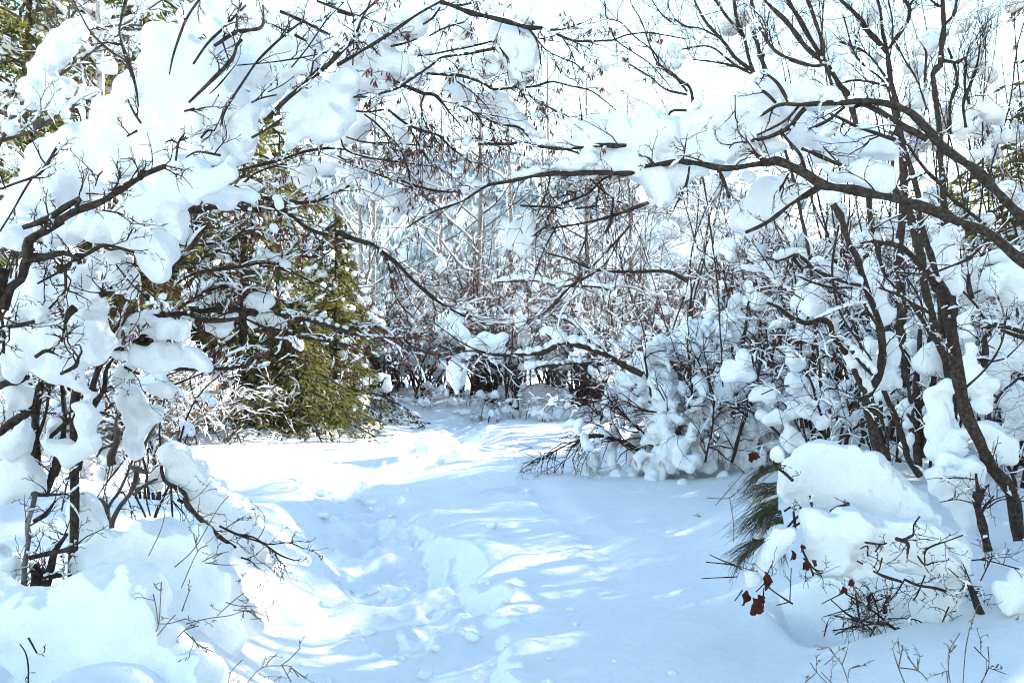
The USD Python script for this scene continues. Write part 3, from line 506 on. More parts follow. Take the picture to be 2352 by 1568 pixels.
# ---------------------------------------------------------------- lower left bush of upright stems
stems = Thing('multi_stem_bush', 'clump of dark upright stems at the lower left rising from the snow bank', 'bush', down(P(90, 1180, 4.5)))
WT = dict(lift=.35, snow=.3, rr=(.002, .004), along=.5, second=2)
for c, s, a, n in [(4, '250,1620,62 240,1562,60 240,1400,60 245,1250,60 260,1120,66 280,1050,40', 4.5, 6), (4, '370,1680,44 400,1562,44 430,1350,44 430,1200,38 415,1040,30', 4.55, 6), (4, '240,1500,30 270,1480,36 380,1390,36 500,1280,36 600,1210,26 750,1080,16', 4.5, 8), (4, '370,1620,24 430,1500,22 540,1400,30 620,1250,30 700,1100,28 720,960,26 830,820,16', 4.55, 8),
                   (4, '-60,1460,60 0,1400,60 80,1330,60 170,1280,50 230,1260,30', 4.3, 4), (4, '-60,1120,50 0,1080,50 100,1040,60 190,1010,30', 4.2, 4), (4, '240,1480,24 300,1300,26 330,1150,22 340,1060,14', 4.5, 5), (4, '60,1330,40 130,1330,18 190,1350,18 215,1420,14', 4.4, 3), (4, '120,1190,10 140,1250,14 200,1270,14', 4.3, 1), (4, '200,1230,60 230,1190,40 260,1200,30', 4.4, 2), (4, '60,1562,16 130,1530,16 190,1450,20 200,1400,14', 4.4, 3), (4, '560,1240,14 590,1200,16 650,1130,14', 4.5, 4), (4, '500,1180,14 560,1150,12', 4.5, 2)]:
    branch(stems, c, s, a, n=n, L=(.06, .22), name='stem', **WT)
add_snow(stems, balls(4, '100,1150,90 330,1350,60 420,1320,40 300,1360,40 30,1250,90 -30,1300,90', 4.55), .011)
fork_bush = Thing('small_bush', 'small brown forked bush behind the left snow bank, snow lumps in its forks', 'bush', down(P(265, 1200, 4.9)))
for c, s, a, n in [(7, '765,520,36 770,480,36 820,380,30 890,290,34 930,190,44 940,80,50 970,0,30 990,-60,24 1050,-180,24 1095,-230,14', 4.9, 9), (7, '745,500,40 740,440,40 710,350,30 650,320,24 620,310,16', 4.95, 4), (4, '770,1620,60 760,1562,60 800,1450,44 790,1300,30 850,1250,16 880,1140,12', 4.95, 9), (7, '700,480,40 720,430,30 760,350,20 820,260,18 900,60,16', 4.95, 5), (7, '650,330,12 700,250,12 800,120,12 900,-20,10', 4.95, 4), (7, '900,300,20 960,250,22 1040,200,18 1060,195,12', 4.85, 3), (7, '880,110,30 1000,155,30', 4.85, 1), (7, '670,460,10 710,280,10 750,60,9', 4.9, 3), (7, '410,410,12 440,260,12 480,140,12 540,0,10', 4.6, 5),
                   (4, '660,1440,12 750,1420,14 850,1450,12', 5, 3), (4, '650,1560,14 700,1500,14 800,1480,12', 5, 3)]:
    branch(fork_bush, c, s, a, n=n, L=(.06, .25), mat_='greytwig', name='stem', **WT)
add_snow(fork_bush, balls(7, '720,100,60 690,150,60 760,50,50 1060,180,50 1050,230,45 960,40,30', 5.0), .010)
add_snow(fork_bush, balls(4, '870,1180,60 1040,1270,50 930,1420,70 930,1500,60', 5.05, fill=1), .011)

# bush bowed down to the path
bowed = Thing('bowed_branch', 'bare branch bowed to the ground by snow at the left path edge', 'branch', down(P(640, 1290, 4.7)))
for c, s, a, b, n in [(7, '1080,60,30 1100,200,30 1180,250,32 1240,300,32 1260,370,34 1330,450,34 1420,530,40 1500,590,34 1590,650,26', 4.9, 4.6, 10), (7, '1480,510,14 1620,570,16 1760,620,14 1880,700,12 1980,740,8', 4.6, 4.5, 10), (7, '1590,560,12 1700,580,12 1800,630,10 1940,620,8 2040,660,5', 4.6, 4.5, 7), (7, '1470,560,26 1460,600,26 1470,640,16', 4.6, 4.6, 3), (7, '1150,240,20 1150,330,16 1160,470,10', 4.8, 4.8, 5), (7, '1150,330,10 1240,430,8', 4.8, 4.8, 2), (7, '1040,450,20 1080,340,22 1140,220,16 1150,150,14 1200,60,12 1215,0,10', 4.9, 4.9, 7), (7, '1190,330,20 1230,350,24', 4.8, 4.8, 1), (7, '1620,720,14 1680,740,12', 4.6, 4.6, 2)]:
    branch(bowed, c, s, a, b, n=n, L=(.06, .28), mat_='bark', lift=0, snow=.15, rr=(.002, .003), along=1.0, second=2)
for c, s, a, b, n in [(7, '890,470,10 880,380,10 865,340,8', 5.0, 5.0, 3), (7, '980,450,14 950,380,14 910,310,12', 5.0, 5.0, 3), (7, '1010,440,12 985,330,10 975,240,8', 5.0, 5.0, 3)]:
    branch(bowed, c, s, a, b, n=n, L=(.05, .2), lift=.3, second=1)
ridge = '1150,30,80 1230,70,90 1300,150,100 1370,240,100 1440,320,100 1530,390,100 1620,450,95 1700,520,90 1790,580,80 1870,650,70 1960,720,50 2050,760,36 1250,200,90 1180,150,80 1330,320,90 1450,440,90 1560,520,80 1660,600,80 1750,680,70 1860,730,50 1480,560,80 1580,660,80 1640,700,60 1700,760,50 1800,780,40'
add_snow(bowed, balls(7, ridge, 4.85, fill=1), .013, 1.5)

# ---------------------------------------------------------------- snow banks in the foreground
def bank(name, label, items, h=.016):
    th = Thing(name, label, 'snow bank', down(P(*[float(v) for v in items[0][3]])), kind='structure')
    sp = []
    for c, s, d, _, f in items:
        sp += balls(c, s, d, jit=.25, back=.6, fill=f)
    for m in components(snow_mesh(sp, h, 2.2, 1.0), 12, 400)[0]: th.part('snow_mound', m, 'ground')
bank('snow_bank', 'big rounded snow bank in the lower left corner with a dark hollow in it', [
    (7, '60,1180,210 200,1160,210 350,1150,200 480,1120,200 600,1120,190 750,1050,170 880,1000,170 960,970,140 1000,1080,130 850,1200,180 650,1300,200 450,1250,180 300,1290,130 480,1450,170 600,1550,170 750,1450,200 900,1400,220 1050,1300,170 1180,1400,200 1300,1500,200 1000,1560,240 -60,1150,210', 3.45, (300, 1400, 3.6), 2),
    (7, '230,1620,90 330,1640,110', 3.5, None, 1)])
bank('snow_bank', 'upper step of snow heaped round the stems behind the lower left bank', [
    (7, '760,640,140 880,620,140 1000,610,140 1120,610,140 1240,600,140 1330,620,140 1420,720,130 1500,850,130 1540,960,120 1580,1060,130 1620,1180,140 1400,950,170 1250,850,180 1050,800,180 880,780,170 700,780,150 620,740,130 1200,1050,170 1350,1150,180 1480,1280,170 650,880,100', 4.15, (400, 1300, 4.3), 2),
    (7, '560,370,110 500,450,100 600,420,90 440,560,90 520,530,100 640,520,90 380,470,60 350,600,60', 4.5, None, 1)])
bank('snow_bank', 'round lump of snow on a stump at the left edge', [(7, '200,170,120 90,230,130 150,110,90 60,110,90 20,300,100 110,340,60 240,240,60', 4.2, (60, 1220, 4.3), 1), (7, '60,640,80 20,820,90 90,830,90 130,760,60 -30,700,120 60,880,110', 4.1, None, 1)])
gl = Thing('stump', 'thin pale birch stem and dark wood in the hollow at the lower left', 'stump', down(P(60, 1320, 4.1)))
for c, s, a, n in [(7, '150,1000,44 172,890,40 168,760,38 192,620,34 186,500,36 214,380,32 236,270,28', 4.05, 9), ]:
    branch(gl, c, s, a, n=n, L=(.05, .2), mat_='greybark', name='stem', **WT)
for c, s, a, n in [(7, '280,1000,60 330,910,60 350,800,50 370,680,40 450,560,20', 4.1, 7), (7, '200,720,30 330,690,34 520,650,24', 4.05, 6), (7, '240,980,80 260,850,70 240,760,40', 4.1, 6), (7, '310,310,34 340,190,40 370,100,50 410,0,50', 4.35, 4), (7, '210,290,30 300,295,22 440,290,16', 4.1, 5), (7, '230,480,30 300,430,30 370,340,20', 4.1, 4), (7, '350,850,50 430,840,50', 4.1, 6), (7, '300,940,90 320,860,90 280,800,50', 4.2, 5)]:
    branch(gl, c, s, a, n=n, L=(.05, .2), name='dead_branch', **WT)

# ---------------------------------------------------------------- right foreground: snow covered pine sapling
pine = Thing('pine_sapling', 'young pine bent under a thick snow cap, green needles hanging out on its left', 'sapling', down(P(1960, 1330, 4.9)))
add_snow(pine, balls(8, '800,160,130 950,110,140 1100,70,140 1220,80,130 1330,140,140 1480,280,140 1620,380,130 1200,220,160 950,250,140 1400,330,140 800,290,110 1720,470,110 1080,260,150 760,200,90 860,330,100 1300,330,150 1560,420,130 700,170,60 740,300,50 790,40,60 1000,30,110 1150,10,110 1280,40,100', 5.15, fill=2), .013, 4.2, .6, rough=.35)
for s, d in [('800,200,24 740,150,20 660,100,16', 5.05), ('850,380,20 880,460,16 760,540,14 700,560,10', 4.9), ('740,410,14 800,370,14', 4.8), ('930,400,14 910,300,14', 4.8), ('820,560,20 815,480,16 805,410,14', 4.8), ('740,550,14 800,480,14 890,390,14', 4.8), ('1050,410,22 1100,380,28 1150,370,20', 4.75), ('1160,400,20 1170,345,20', 4.75), ('530,595,14 640,625,16', 4.6), ('640,60,20 700,90,16 740,40,12', 5.0)]:
    branch(pine, 8, s, d, n=1, L=(.05, .12), **WT)
nrng = np.random.RandomState(9)
def needles(th, crop, src, tips, d, n):
    a = parse(crop, src); b = parse(crop, tips); parts = []
    for _ in range(n):
        t, u = nrng.rand() * (len(a) - 1), nrng.rand() * (len(b) - 1)
        pa = a[int(t)] + (a[min(int(t) + 1, len(a) - 1)] - a[int(t)]) * (t % 1); pb = b[int(u)] + (b[min(int(u) + 1, len(b) - 1)] - b[int(u)]) * (u % 1)
        p0 = P(pa[0], pa[1], d + nrng.normal() * .04); p1 = P(pb[0] + nrng.normal() * 9, pb[1] + nrng.normal() * 9, d + nrng.normal() * .09)
        p1 = p0 + (p1 - p0) * nrng.uniform(.6, 1.05); m = (p0 + p1) / 2 + np.array([-.012, 0, .028]) * nrng.uniform(.2, 1.3)
        l, r = resample([p0, m, p1], [.0014, .0013, .0006], .03); parts.append(tube(l, r, 3, False))
    th.part('needles', merge(parts), 'needle')
needles(pine, 8, '740,120 680,90 640,130', '540,150 430,250 410,330 520,310', 4.95, 70)
needles(pine, 8, '690,210 690,300', '540,250 400,330 430,420 560,380', 4.85, 80)
needles(pine, 8, '700,310 700,420', '330,560 400,600 480,620 560,560', 4.8, 130)
needles(pine, 8, '720,400 740,500', '470,600 560,560 640,540 380,600', 4.8, 80)
needles(pine, 8, '650,590 600,620', '310,700 320,770 420,830 480,700', 4.6, 70)
needles(pine, 8, '740,640 740,680', '700,830 720,800 760,790', 4.65, 25)
needles(pine, 8, '560,640 480,700', '340,780 380,880 450,850', 4.6, 40)
add_snow(pine, balls(8, '600,370,50 540,330,30 640,320,40 590,580,40 560,560,30 680,20,40 700,60,30', 4.95), .009)

briar = Thing('leafy_bush', 'low bush under a snow hood with dark red dried leaves and a hollow beneath', 'bush', down(P(2010, 1420, 4.7)))
add_snow(briar, balls(8, '930,520,105 1000,620,130 1100,560,140 1250,550,140 1400,560,140 1550,580,130 1700,580,125 1850,640,120 1930,760,110 1910,900,100 1890,1050,90 1880,1180,80 1000,750,120 1130,770,110 1260,810,90 1380,820,70 1520,800,70 1650,800,80 1760,830,90 950,650,80 1150,850,55 1240,860,50 1330,870,40 880,560,60 1800,750,110 1060,870,55 1150,890,52 1250,890,46 1350,885,46 1450,870,48 1550,860,60 1880,1000,110 1870,1120,110 1860,1250,95 1800,1340,70 1750,700,120', 4.6, fill=2), .012, 3.6, .7, rough=.4)
add_snow(briar, balls(8, '740,600,65 690,650,80 640,720,85 580,800,76 530,870,66 500,920,45 790,560,50', 4.5, jit=.2, fill=1), .011, 1.8, .8)
add_snow(briar, balls(8, '1560,1050,100 1650,1100,120 1700,1000,100 1550,1180,80 1600,1260,80 1480,1120,50 1740,1150,80 1680,1250,90 1600,960,60', 5.1, fill=1), .013, 2.5, .8, rough=.6)
for s, d, n in [('1280,615,14 1390,630,16 1430,620,10', 4.5, 3), ('1390,635,12 1350,680,10', 4.5, 1), ('1250,660,8 1300,640,12 1300,710,10', 4.5, 1), ('1490,590,26 1570,620,26 1570,700,14', 4.45, 5), ('1650,440,10 1610,500,12 1605,570,14 1530,600,16', 4.5, 1), ('1690,770,12 1690,680,16 1740,640,14 1830,610,10 1940,570,8', 4.45, 4), ('1340,810,14 1420,850,18 1530,885,16', 4.5, 2), ('1550,870,16 1640,910,18 1760,930,20 1825,950,14', 4.5, 4), ('1400,720,10 1380,800,10 1360,820,8', 4.5, 1), ('1230,740,12 1270,760,12', 4.5, 0), ('1640,710,14 1690,770,18 1750,750,12', 4.45, 2),
                ('1550,870,10 1500,950,10 1450,1010,8', 4.5, 2), ('1690,840,10 1640,960,10 1610,1010,10', 4.5, 2), ('1750,1290,14 1800,1170,12 1850,1050,10', 4.5, 3), ('990,1030,7 1150,950,8', 4.6, 2), ('1070,1210,14 1250,1180,14 1410,1165,16 1500,1210,14 1570,1280,12', 4.7, 6), ('1070,1110,8 1300,1150,9 1400,1165,10', 4.7, 4), ('1245,1110,16 1230,1030,16 1220,960,10', 4.75, 4), ('1430,1100,24 1420,1050,20 1450,980,14 1460,930,10', 4.75, 7), ('1500,1190,10 1640,1235,12 1760,1290,14', 4.65, 3), ('1440,1130,8 1640,1140,9 1740,1240,10', 4.65, 3), ('1500,1310,8 1750,1300,10', 4.6, 3), ('1530,1290,18 1600,1330,18', 4.6, 1), ('1320,1080,30 1310,1000,30 1340,960,16', 4.8, 8), ('1010,1250,10 1030,1170,12', 4.6, 1), ('1180,1130,14 1300,1180,12 1350,1240,10', 4.75, 4),
                ('800,1030,14 720,980,12 640,920,10 600,850,8', 4.4, 2), ('550,950,8 600,900,10 640,860,8', 4.4, 1), ('405,1010,8 460,935,10', 4.4, 0), ('600,1060,8 600,980,9 605,920,8', 4.4, 0), ('780,1020,8 785,900,7 790,790,6', 4.4, 1), ('185,860,5 430,848,8', 4.5, 0), ('215,750,6 400,770,9 460,800,10', 4.5, 2), ('240,700,5 330,740,8 410,770,9', 4.5, 0), ('690,1040,6 770,1020,8', 4.4, 0), ('860,660,16 900,740,16 940,840,10', 4.55, 4), ('870,720,12 950,800,10 1000,805,7', 4.55, 2)]:
    branch(briar, 8, s, d, n=n, L=(.05, .2), lift=0, snow=0.08, rr=(.0017, .003), along=.7, second=2)
for s in ['1050,1000,9 1200,1120,11 1420,1180,12', '1150,960,10 1300,1050,12 1420,1140,14', '1080,1240,9 1250,1160,10 1430,1060,10', '1320,1250,10 1380,1120,12 1330,960,9', '1750,1240,10 1780,1100,9 1820,980,8', '1000,1120,7 1200,1060,9 1400,1000,9']:
    branch(briar, 8, s, 5.0, n=8, L=(.06, .22), name='dead_branch', lift=0, snow=0, rr=(.0012, .002), second=1)
for s, d in [('1205,920,14 1300,1080,13 1400,1240,10', 4.6), ('1180,1150,12 1260,1180,10 1350,1240,8', 4.65)]:
    branch(briar, 8, s, d, mat_='straw', name='dry_stalk')
def leaf(th, crop, x, y, size, d, seed):
    r = np.random.RandomState(seed); q = parse(crop, f'{x},{y},{size}')[0]; c = P(q[0], q[1], d); s = q[2] / F * d * .62
    u, v = np.meshgrid(np.linspace(-1, 1, 9), np.linspace(-1, 1, 9))
    rad = np.maximum(np.hypot(u, v), 1e-6); m = np.maximum(abs(u), abs(v)); k = m / rad
    edge = 1 + .10 * np.sin(np.arctan2(v, u) * 5 + r.rand() * 6) + .06 * r.normal(size=u.shape)
    x_, y_ = u * k * edge, v * k * edge * 1.1
    z_ = .42 * r.uniform(.5, 1.2) * x_**2 - .2 * y_**2 + .12 * np.sin(5 * x_ + 3 * y_ + r.rand() * 6)
    p = np.stack([x_, y_, z_], -1).reshape(-1, 3) * s
    a, b, g = r.uniform(-.6, .6), r.uniform(0, 6.28), r.uniform(-.5, .5)
    Rz = trimesh.transformations.euler_matrix(math.pi / 2 + a, b * .15, g, 'rxyz')[:3, :3]
    p = p @ Rz.T + c
    i, j = np.meshgrid(np.arange(8), np.arange(8), indexing='ij')
    f = np.stack([i * 9 + j, i * 9 + j + 1, (i + 1) * 9 + j + 1, (i + 1) * 9 + j], -1).reshape(-1, 4)
    f = np.vstack([f[:, [0, 1, 2]], f[:, [0, 2, 3]]])
    b0 = p.reshape(9, 9, 3)[4, 4]; nn = unit(np.cross(p[40 + 1] - p[40], p[40 + 9] - p[40])) * .0012
    th.part('dried_leaf', (np.vstack([p, p - nn]), np.vstack([f, f[:, ::-1] + 81])), 'leaf')
for k, (x, y, s, d) in enumerate([(630, 855, 62, 4.35), (615, 900, 58, 4.34), (480, 1000, 80, 4.35), (545, 1050, 84, 4.33), (585, 1005, 50, 4.36), (860, 660, 40, 4.45), (800, 705, 48, 4.45), (890, 775, 50, 4.45), (940, 760, 40, 4.45), (1190, 890, 38, 4.5), (1140, 940, 38, 4.5), (1310, 1010, 40, 4.75), (1410, 1075, 34, 4.75)]):
    leaf(briar, 8, x, y, s, d, k)
for k, (x, y, s, d) in enumerate([(520, 48, 52, 4.95), (553, 34, 40, 4.95), (590, 130, 34, 4.95), (680, 85, 30, 4.95)]): leaf(pine, 8, x, y, s, d, 50 + k)

dead = Thing('broken_log', 'dark broken log poking from the snow at the lower right', 'log', down(P(2250, 1400, 4.4)))
branch(dead, 8, '1990,920,40 2010,960,50 2060,1080,64 2130,1180,50', 4.5, n=4, L=(.05, .2), name='wood', **WT)
for s, n in [('1840,790,8 1950,890,10 2040,960,14', 3), ('1940,760,6 1990,880,9 2020,960,10', 3), ('2000,740,8 2100,740,9 2330,800,10', 5), ('2060,880,8 2100,800,8 2140,720,7', 3), ('2020,1280,12 2070,1240,14 2230,1170,12', 4), ('2250,1160,12 2260,1220,10', 3), ('2300,1170,8 2310,1260,6', 3), ('1900,970,8 1960,900,8', 1), ('1990,1010,6 2090,960,8', 2)]:
    branch(dead, 8, s, 4.45, n=n, L=(.05, .2), **WT)
add_snow(dead, balls(8, '2200,950,80 2280,1000,110 2250,1080,70 2340,900,100 2180,1040,50 2350,1040,100 2400,950,120', 4.4, fill=1), .012, 1.6)

stump = Thing('stump', 'thin forked stump in front of the right hand trunk, snow behind it', 'stump', down(P(2275, 1260, 5.4)))
for s, n in [('2120,700,60 2100,640,60 2060,450,60 2040,350,66 2055,270,74', 3), ('2060,280,40 2040,220,26 2030,150,16', 1), ('2070,270,40 2100,240,20 2120,225,12', 1), ('2060,430,26 2100,360,22 2150,300,14', 3), ('2080,380,14 2150,330,12 2240,300,10', 3)]:
    branch(stump, 8, s, 5.3, n=n, L=(.08, .3), name='stem', **WT)
add_snow(stump, balls(8, '1900,200,110 1980,170,100 1800,230,90 2030,130,80 1950,420,80 2030,450,70 1880,330,90 1830,150,80 1990,480,60 2050,420,40 1780,170,60', 5.45, fill=1), .013)
for s in ['1790,350,7 1900,330,8 2000,350,8', '2350,340,8 2200,330,8 2100,390,8']: branch(stump, 8, s, 5.2, n=3, L=(.08, .25), **WT)

# ---------------------------------------------------------------- weeds poking through the snow
def weed(label, rows, crop, d, mat_='straw', base=None, n=1):
    q = parse(crop, rows[0])[0]
    th = Thing('dry_weed', label, 'weed', P(q[0], q[1], d))
    for s in rows:
        s = parse(crop, s); s[:, 2] *= .62
        branch(th, crop, s, d, n=n, L=(.03, .12), mat_=mat_, tmat=mat_, name='stalk', sides=5, lift=.2, snow=0, rr=(.0012, .0018), along=.9, second=1)
weed('long dry stalk leaning right with a bud at its tip', ['1175,785,9 1310,655,9 1460,400,9 1535,310,14'], 7, 4.0)
weed('thin stalk standing straight at the middle of the left snow bank', ['1000,710,9 1080,540,8 1110,430,7'], 7, 4.0)
weed('branched stalk on the right slope of the left snow bank', ['1220,925,7 1330,680,9 1400,640,7', '1330,680,6 1310,600,6 1300,560,5', '1360,750,7 1460,700,8 1540,680,6', '1380,755,7 1500,770,8 1600,770,6', '1430,730,6 1500,690,6'], 7, 4.0)
weed('upright dry weed of three stems on the lower left bank', ['1050,1215,9 1070,1165,9 1080,1000,10 1085,885,14', '1065,1165,6 1050,1050,6 1030,965,5', '1060,1245,8 1120,1170,8 1180,1105,7', '1075,1165,6 1150,1160,7 1250,1130,6'], 7, 3.45)
weed('short dark stalk stuck in the lower left bank', ['1222,1080,18 1235,1040,12 1275,935,11'], 7, 3.6)
weed('fan shaped dry weed at the right foot of the left snow bank', ['1460,1112,7 1560,1020,8 1640,960,8 1745,915,6', '1250,1168,7 1400,1130,8 1540,1110,8 1660,1080,7 1750,1140,6', '1520,1020,9 1580,1040,8 1650,1050,6', '1570,1075,7 1700,1080,7 1770,1110,5', '1600,1000,7 1660,1030,6', '1780,1080,9 1810,1150,8', '1600,900,6 1630,850,5'], 7, 4.0, n=2)
weed('low spreading weed on the front of the lower left bank', ['1120,1272,7 1180,1270,8 1240,1210,8 1335,1178,6', '1240,1215,7 1340,1310,8 1440,1355,6', '1150,1300,6 1230,1305,6', '1290,1250,6 1340,1330,6'], 7, 3.5, n=2)
weed('small forked weed at the bottom edge left of the trail', ['1530,1600,8 1550,1490,8 1630,1405,6', '1545,1550,6 1595,1520,6'], 7, 3.7)
weed('wide angular weed at the bottom edge beside the trail', ['1640,1590,8 1720,1490,9 1790,1450,9 1890,1447,9 1950,1450,8 2010,1520,6', '1790,1450,8 1810,1410,8 1860,1370,6', '1890,1447,9 1960,1390,9 2020,1325,7', '1950,1450,8 2060,1535,6', '1900,1450,7 1960,1555,6', '1740,1500,6 1790,1530,6'], 7, 3.7)
weed('curved stalk in front of the dark hollow in the lower left corner', ['190,1600,16 190,1450,16 170,1360,14 130,1300,10', '190,1260,22 250,1365,16'], 7, 3.35, mat_='bark')
weed('weed with bent fork at the bottom edge left of the hollow bush', ['1060,1600,8 960,1490,9 915,1425,7', '880,1560,7 960,1490,7', '990,1490,8 1060,1562,7'], 8, 3.65)
weed('tall branching weed at the bottom edge below the hollow', ['1185,1600,9 1130,1440,10 1090,1390,9 1045,1335,8', '1170,1530,8 1180,1470,8 1245,1440,6', '1130,1440,8 1160,1350,7', '1010,1440,6 1060,1400,6'], 8, 3.65)
weed('stiff branching weed in the middle of the lower right snow', ['1570,1610,11 1510,1460,11 1480,1370,8', '1510,1460,9 1640,1480,9 1705,1545,6', '1510,1460,9 1540,1310,7', '1640,1480,8 1570,1385,7', '1640,1480,8 1640,1400,6'], 8, 3.65)
weed('slender upright weed near the lower right corner', ['1865,1610,9 1845,1480,10 1850,1350,9 1925,1225,7', '1940,1610,9 1960,1350,9 1990,1190,7', '1850,1360,7 1900,1310,6', '1840,1560,8 1830,1480,6'], 8, 3.65)
weed('dark forked weed in the lower right corner', ['2045,1600,12 2115,1460,11 2112,1320,9', '2115,1460,8 2235,1505,6', '2115,1420,7 2020,1320,5'], 8, 3.65, mat_='twig')
weed('fine grass stalks left of the pine needles on the snow', ['400,620,5 400,500,6 375,320,6', '220,320,5 370,320,6 440,260,4', '130,436,6 185,446,6', '280,370,5 340,300,5 470,150,4'], 8, 5.4, n=1)
weed('lone bent twig lying on the snow of the path', ['1605,365,9 1630,358,9 1655,360,7'], 7, 6.6, n=0)
weed('small dark twig stuck in the shaded path near the bowed branch', ['2140,715,10 2165,708,9 2172,718,8'], 7, 5.0, n=0)

# ---------------------------------------------------------------- right hand trees
QT = dict(lift=.25, snow=.45, rr=(.003, .006), along=.7, second=3)
main = Thing('alder', 'tallest dark alder trunk at the right, curving up from the lower right corner and forking', 'tree', down(P(2352, 1300, 5.7)))
branch(main, 8, '2370,900,84 2350,780,80 2310,500,80 2290,350,80 2230,220,80 2130,120,82 2040,-62,86 1970,-222,92 1940,-362,88 1910,-512,85 1890,-662,85 1870,-812,85 1850,-952,88 1810,-1062,90 1770,-1110,90', 5.6, 5.7, name='trunk', sides=10, n=4, L=(.15, .5), **QT)
for c, s, a, b, n, ld in [(6, '1765,400,60 1690,300,50 1600,220,46 1520,150,40 1440,120,34 1330,110,24 1250,120,14', 5.7, 5.6, 9, .045), (6, '1785,420,60 1750,280,46 1700,150,44 1670,20,44 1650,-90,42 1640,-200,40', 5.7, 5.9, 3, 0), (3, '1640,1312,42 1600,1180,36 1560,1060,30 1530,960,26 1480,800,20 1440,600,14', 5.9, 6.1, 6, 0), (6, '1815,760,60 1810,600,56 1800,500,50 1780,440,40', 5.75, 5.75, 0, 0), (6, '1890,890,30 1870,890,24 1760,780,34 1690,680,30 1620,560,30 1520,450,26 1430,330,28 1370,190,24 1350,100,18', 5.6, 5.4, 10, .03), (6, '1760,610,26 1640,560,24 1510,470,22 1380,420,12', 5.5, 5.4, 6, .025), (6, '1700,640,10 1640,480,14 1570,360,14', 5.4, 5.4, 3, 0), (6, '2352,-20,12 2130,80,16 1990,220,18 1850,280,18 1700,325,16 1500,315,12', 5.2, 5.3, 6, 0), (6, '1960,1090,18 2100,960,16 2200,800,12 2240,560,8', 5.5, 5.5, 5, 0), (6, '1900,600,30 1905,560,20 1900,500,10', 5.6, 5.6, 0, 0)]:
    branch(main, c, s, a, b, n=n, L=(.12, .5), load=ld, **QT)
for c, s, d in [(6, '1860,60,90 1840,180,90 1850,300,75 1870,400,55 1800,100,60 1790,330,40 1900,480,36', 5.85), (6, '1960,620,70 1990,720,80 2000,830,80 1990,930,80 2010,1030,80 2050,1120,80 2080,1200,70 2000,560,50 2110,1080,60', 6.3), (6, '1850,1100,60 1810,1200,90 1800,1320,100 1810,1430,90 1790,1530,80 1760,1400,60', 6.1), (6, '2060,1380,70 2150,1450,90 2220,1540,90 2100,1500,80 2250,1480,60 1900,1500,80 1850,1560,80', 6.0), (6, '1780,740,40 1810,760,40 1830,720,30', 5.8)]:
    add_snow(main, balls(c, s, d, fill=4, grow_=.9), .014, 1.6, 1.2, rough=1.3)

fork = Thing('forked_tree', 'slim trunk behind the right snow mound splitting into two curved stems like a wishbone', 'tree', down(P(2015, 1010, 7.0)))
branch(fork, 6, '1400,1640,74 1345,1400,70 1320,1250,74 1310,1130,72', 7.0, name='trunk', sides=10)
for c, s, a, b, n, ld in [(6, '1300,1140,50 1290,1120,50 1230,1000,40 1160,880,36 1110,810,36 1060,740,36 1040,660,36 980,640,36 880,660,30 760,600,30 700,550,26 620,520,20', 7.0, 6.9, 12, .05), (6, '1320,1145,54 1335,1110,54 1380,1030,60 1410,920,60 1410,800,56 1380,680,54 1340,560,44 1290,430,44 1260,330,44 1220,200,44 1170,130,40 1130,0,40 1110,-60,50 1060,-140,54', 7.0, 7.1, 6, 0), (6, '1340,1010,34 1250,920,30 1200,850,30 1150,790,16', 6.9, 6.9, 3, .04), (6, '1250,410,24 1150,390,24 1030,340,28 950,300,30 880,230,28 800,200,24 690,245,18', 7.0, 6.8, 9, .06), (6, '800,220,24 870,300,22', 6.9, 6.9, 2, 0), (6, '1200,425,14 1050,420,16 900,370,16 860,350,10', 6.9, 6.9, 6, .04), (6, '1290,530,14 1200,530,12 1050,590,12 900,650,12 830,620,8', 6.8, 6.8, 7, .03), (6, '1110,0,16 1070,200,16 1070,400,16 1110,570,14 1200,730,14 1330,910,12', 6.7, 6.9, 4, 0), (6, '1370,690,20 1310,590,18 1270,520,14', 6.9, 6.9, 1, 0), (6, '870,500,10 720,410,10 640,340,12 560,310,9 450,300,7', 6.8, 6.8, 6, .03), (6, '1110,850,10 1000,890,10 900,910,8', 6.9, 6.8, 5, 0), (6, '1290,1200,12 1190,1140,10 1080,1100,8 990,1110,6', 6.8, 6.7, 5, 0), (6, '1180,1280,14 1230,1190,14', 6.9, 6.9, 3, 0)]:
    branch(fork, c, s, a, b, n=n, L=(.12, .5), load=ld, **QT)
for c, s, d in [(6, '1270,180,50 1310,260,60 1340,340,60 1360,420,60 1370,500,60 1400,580,60 1420,650,60 1220,110,40', 7.25), (6, '1450,760,70 1470,880,80 1450,1000,80 1420,1060,60 1340,800,60 1330,900,70 1350,980,50 1480,800,50', 7.2), (6, '1290,1060,50 1320,1040,40 1340,1070,30', 7.05), (6, '1090,650,45 1110,720,45 1150,760,45 1190,830,45 1230,900,45 1260,950,40', 7.05), (6, '1180,350,50 1230,380,50 1100,330,50 1030,300,40 960,250,40', 7.05), (6, '950,430,70 900,500,80 1000,480,70 930,560,60 860,420,50 1020,540,50', 7.3)]:
    add_snow(fork, balls(c, s, d, fill=3, grow_=.9), .015, 1.6, 1.2, rough=1.3)

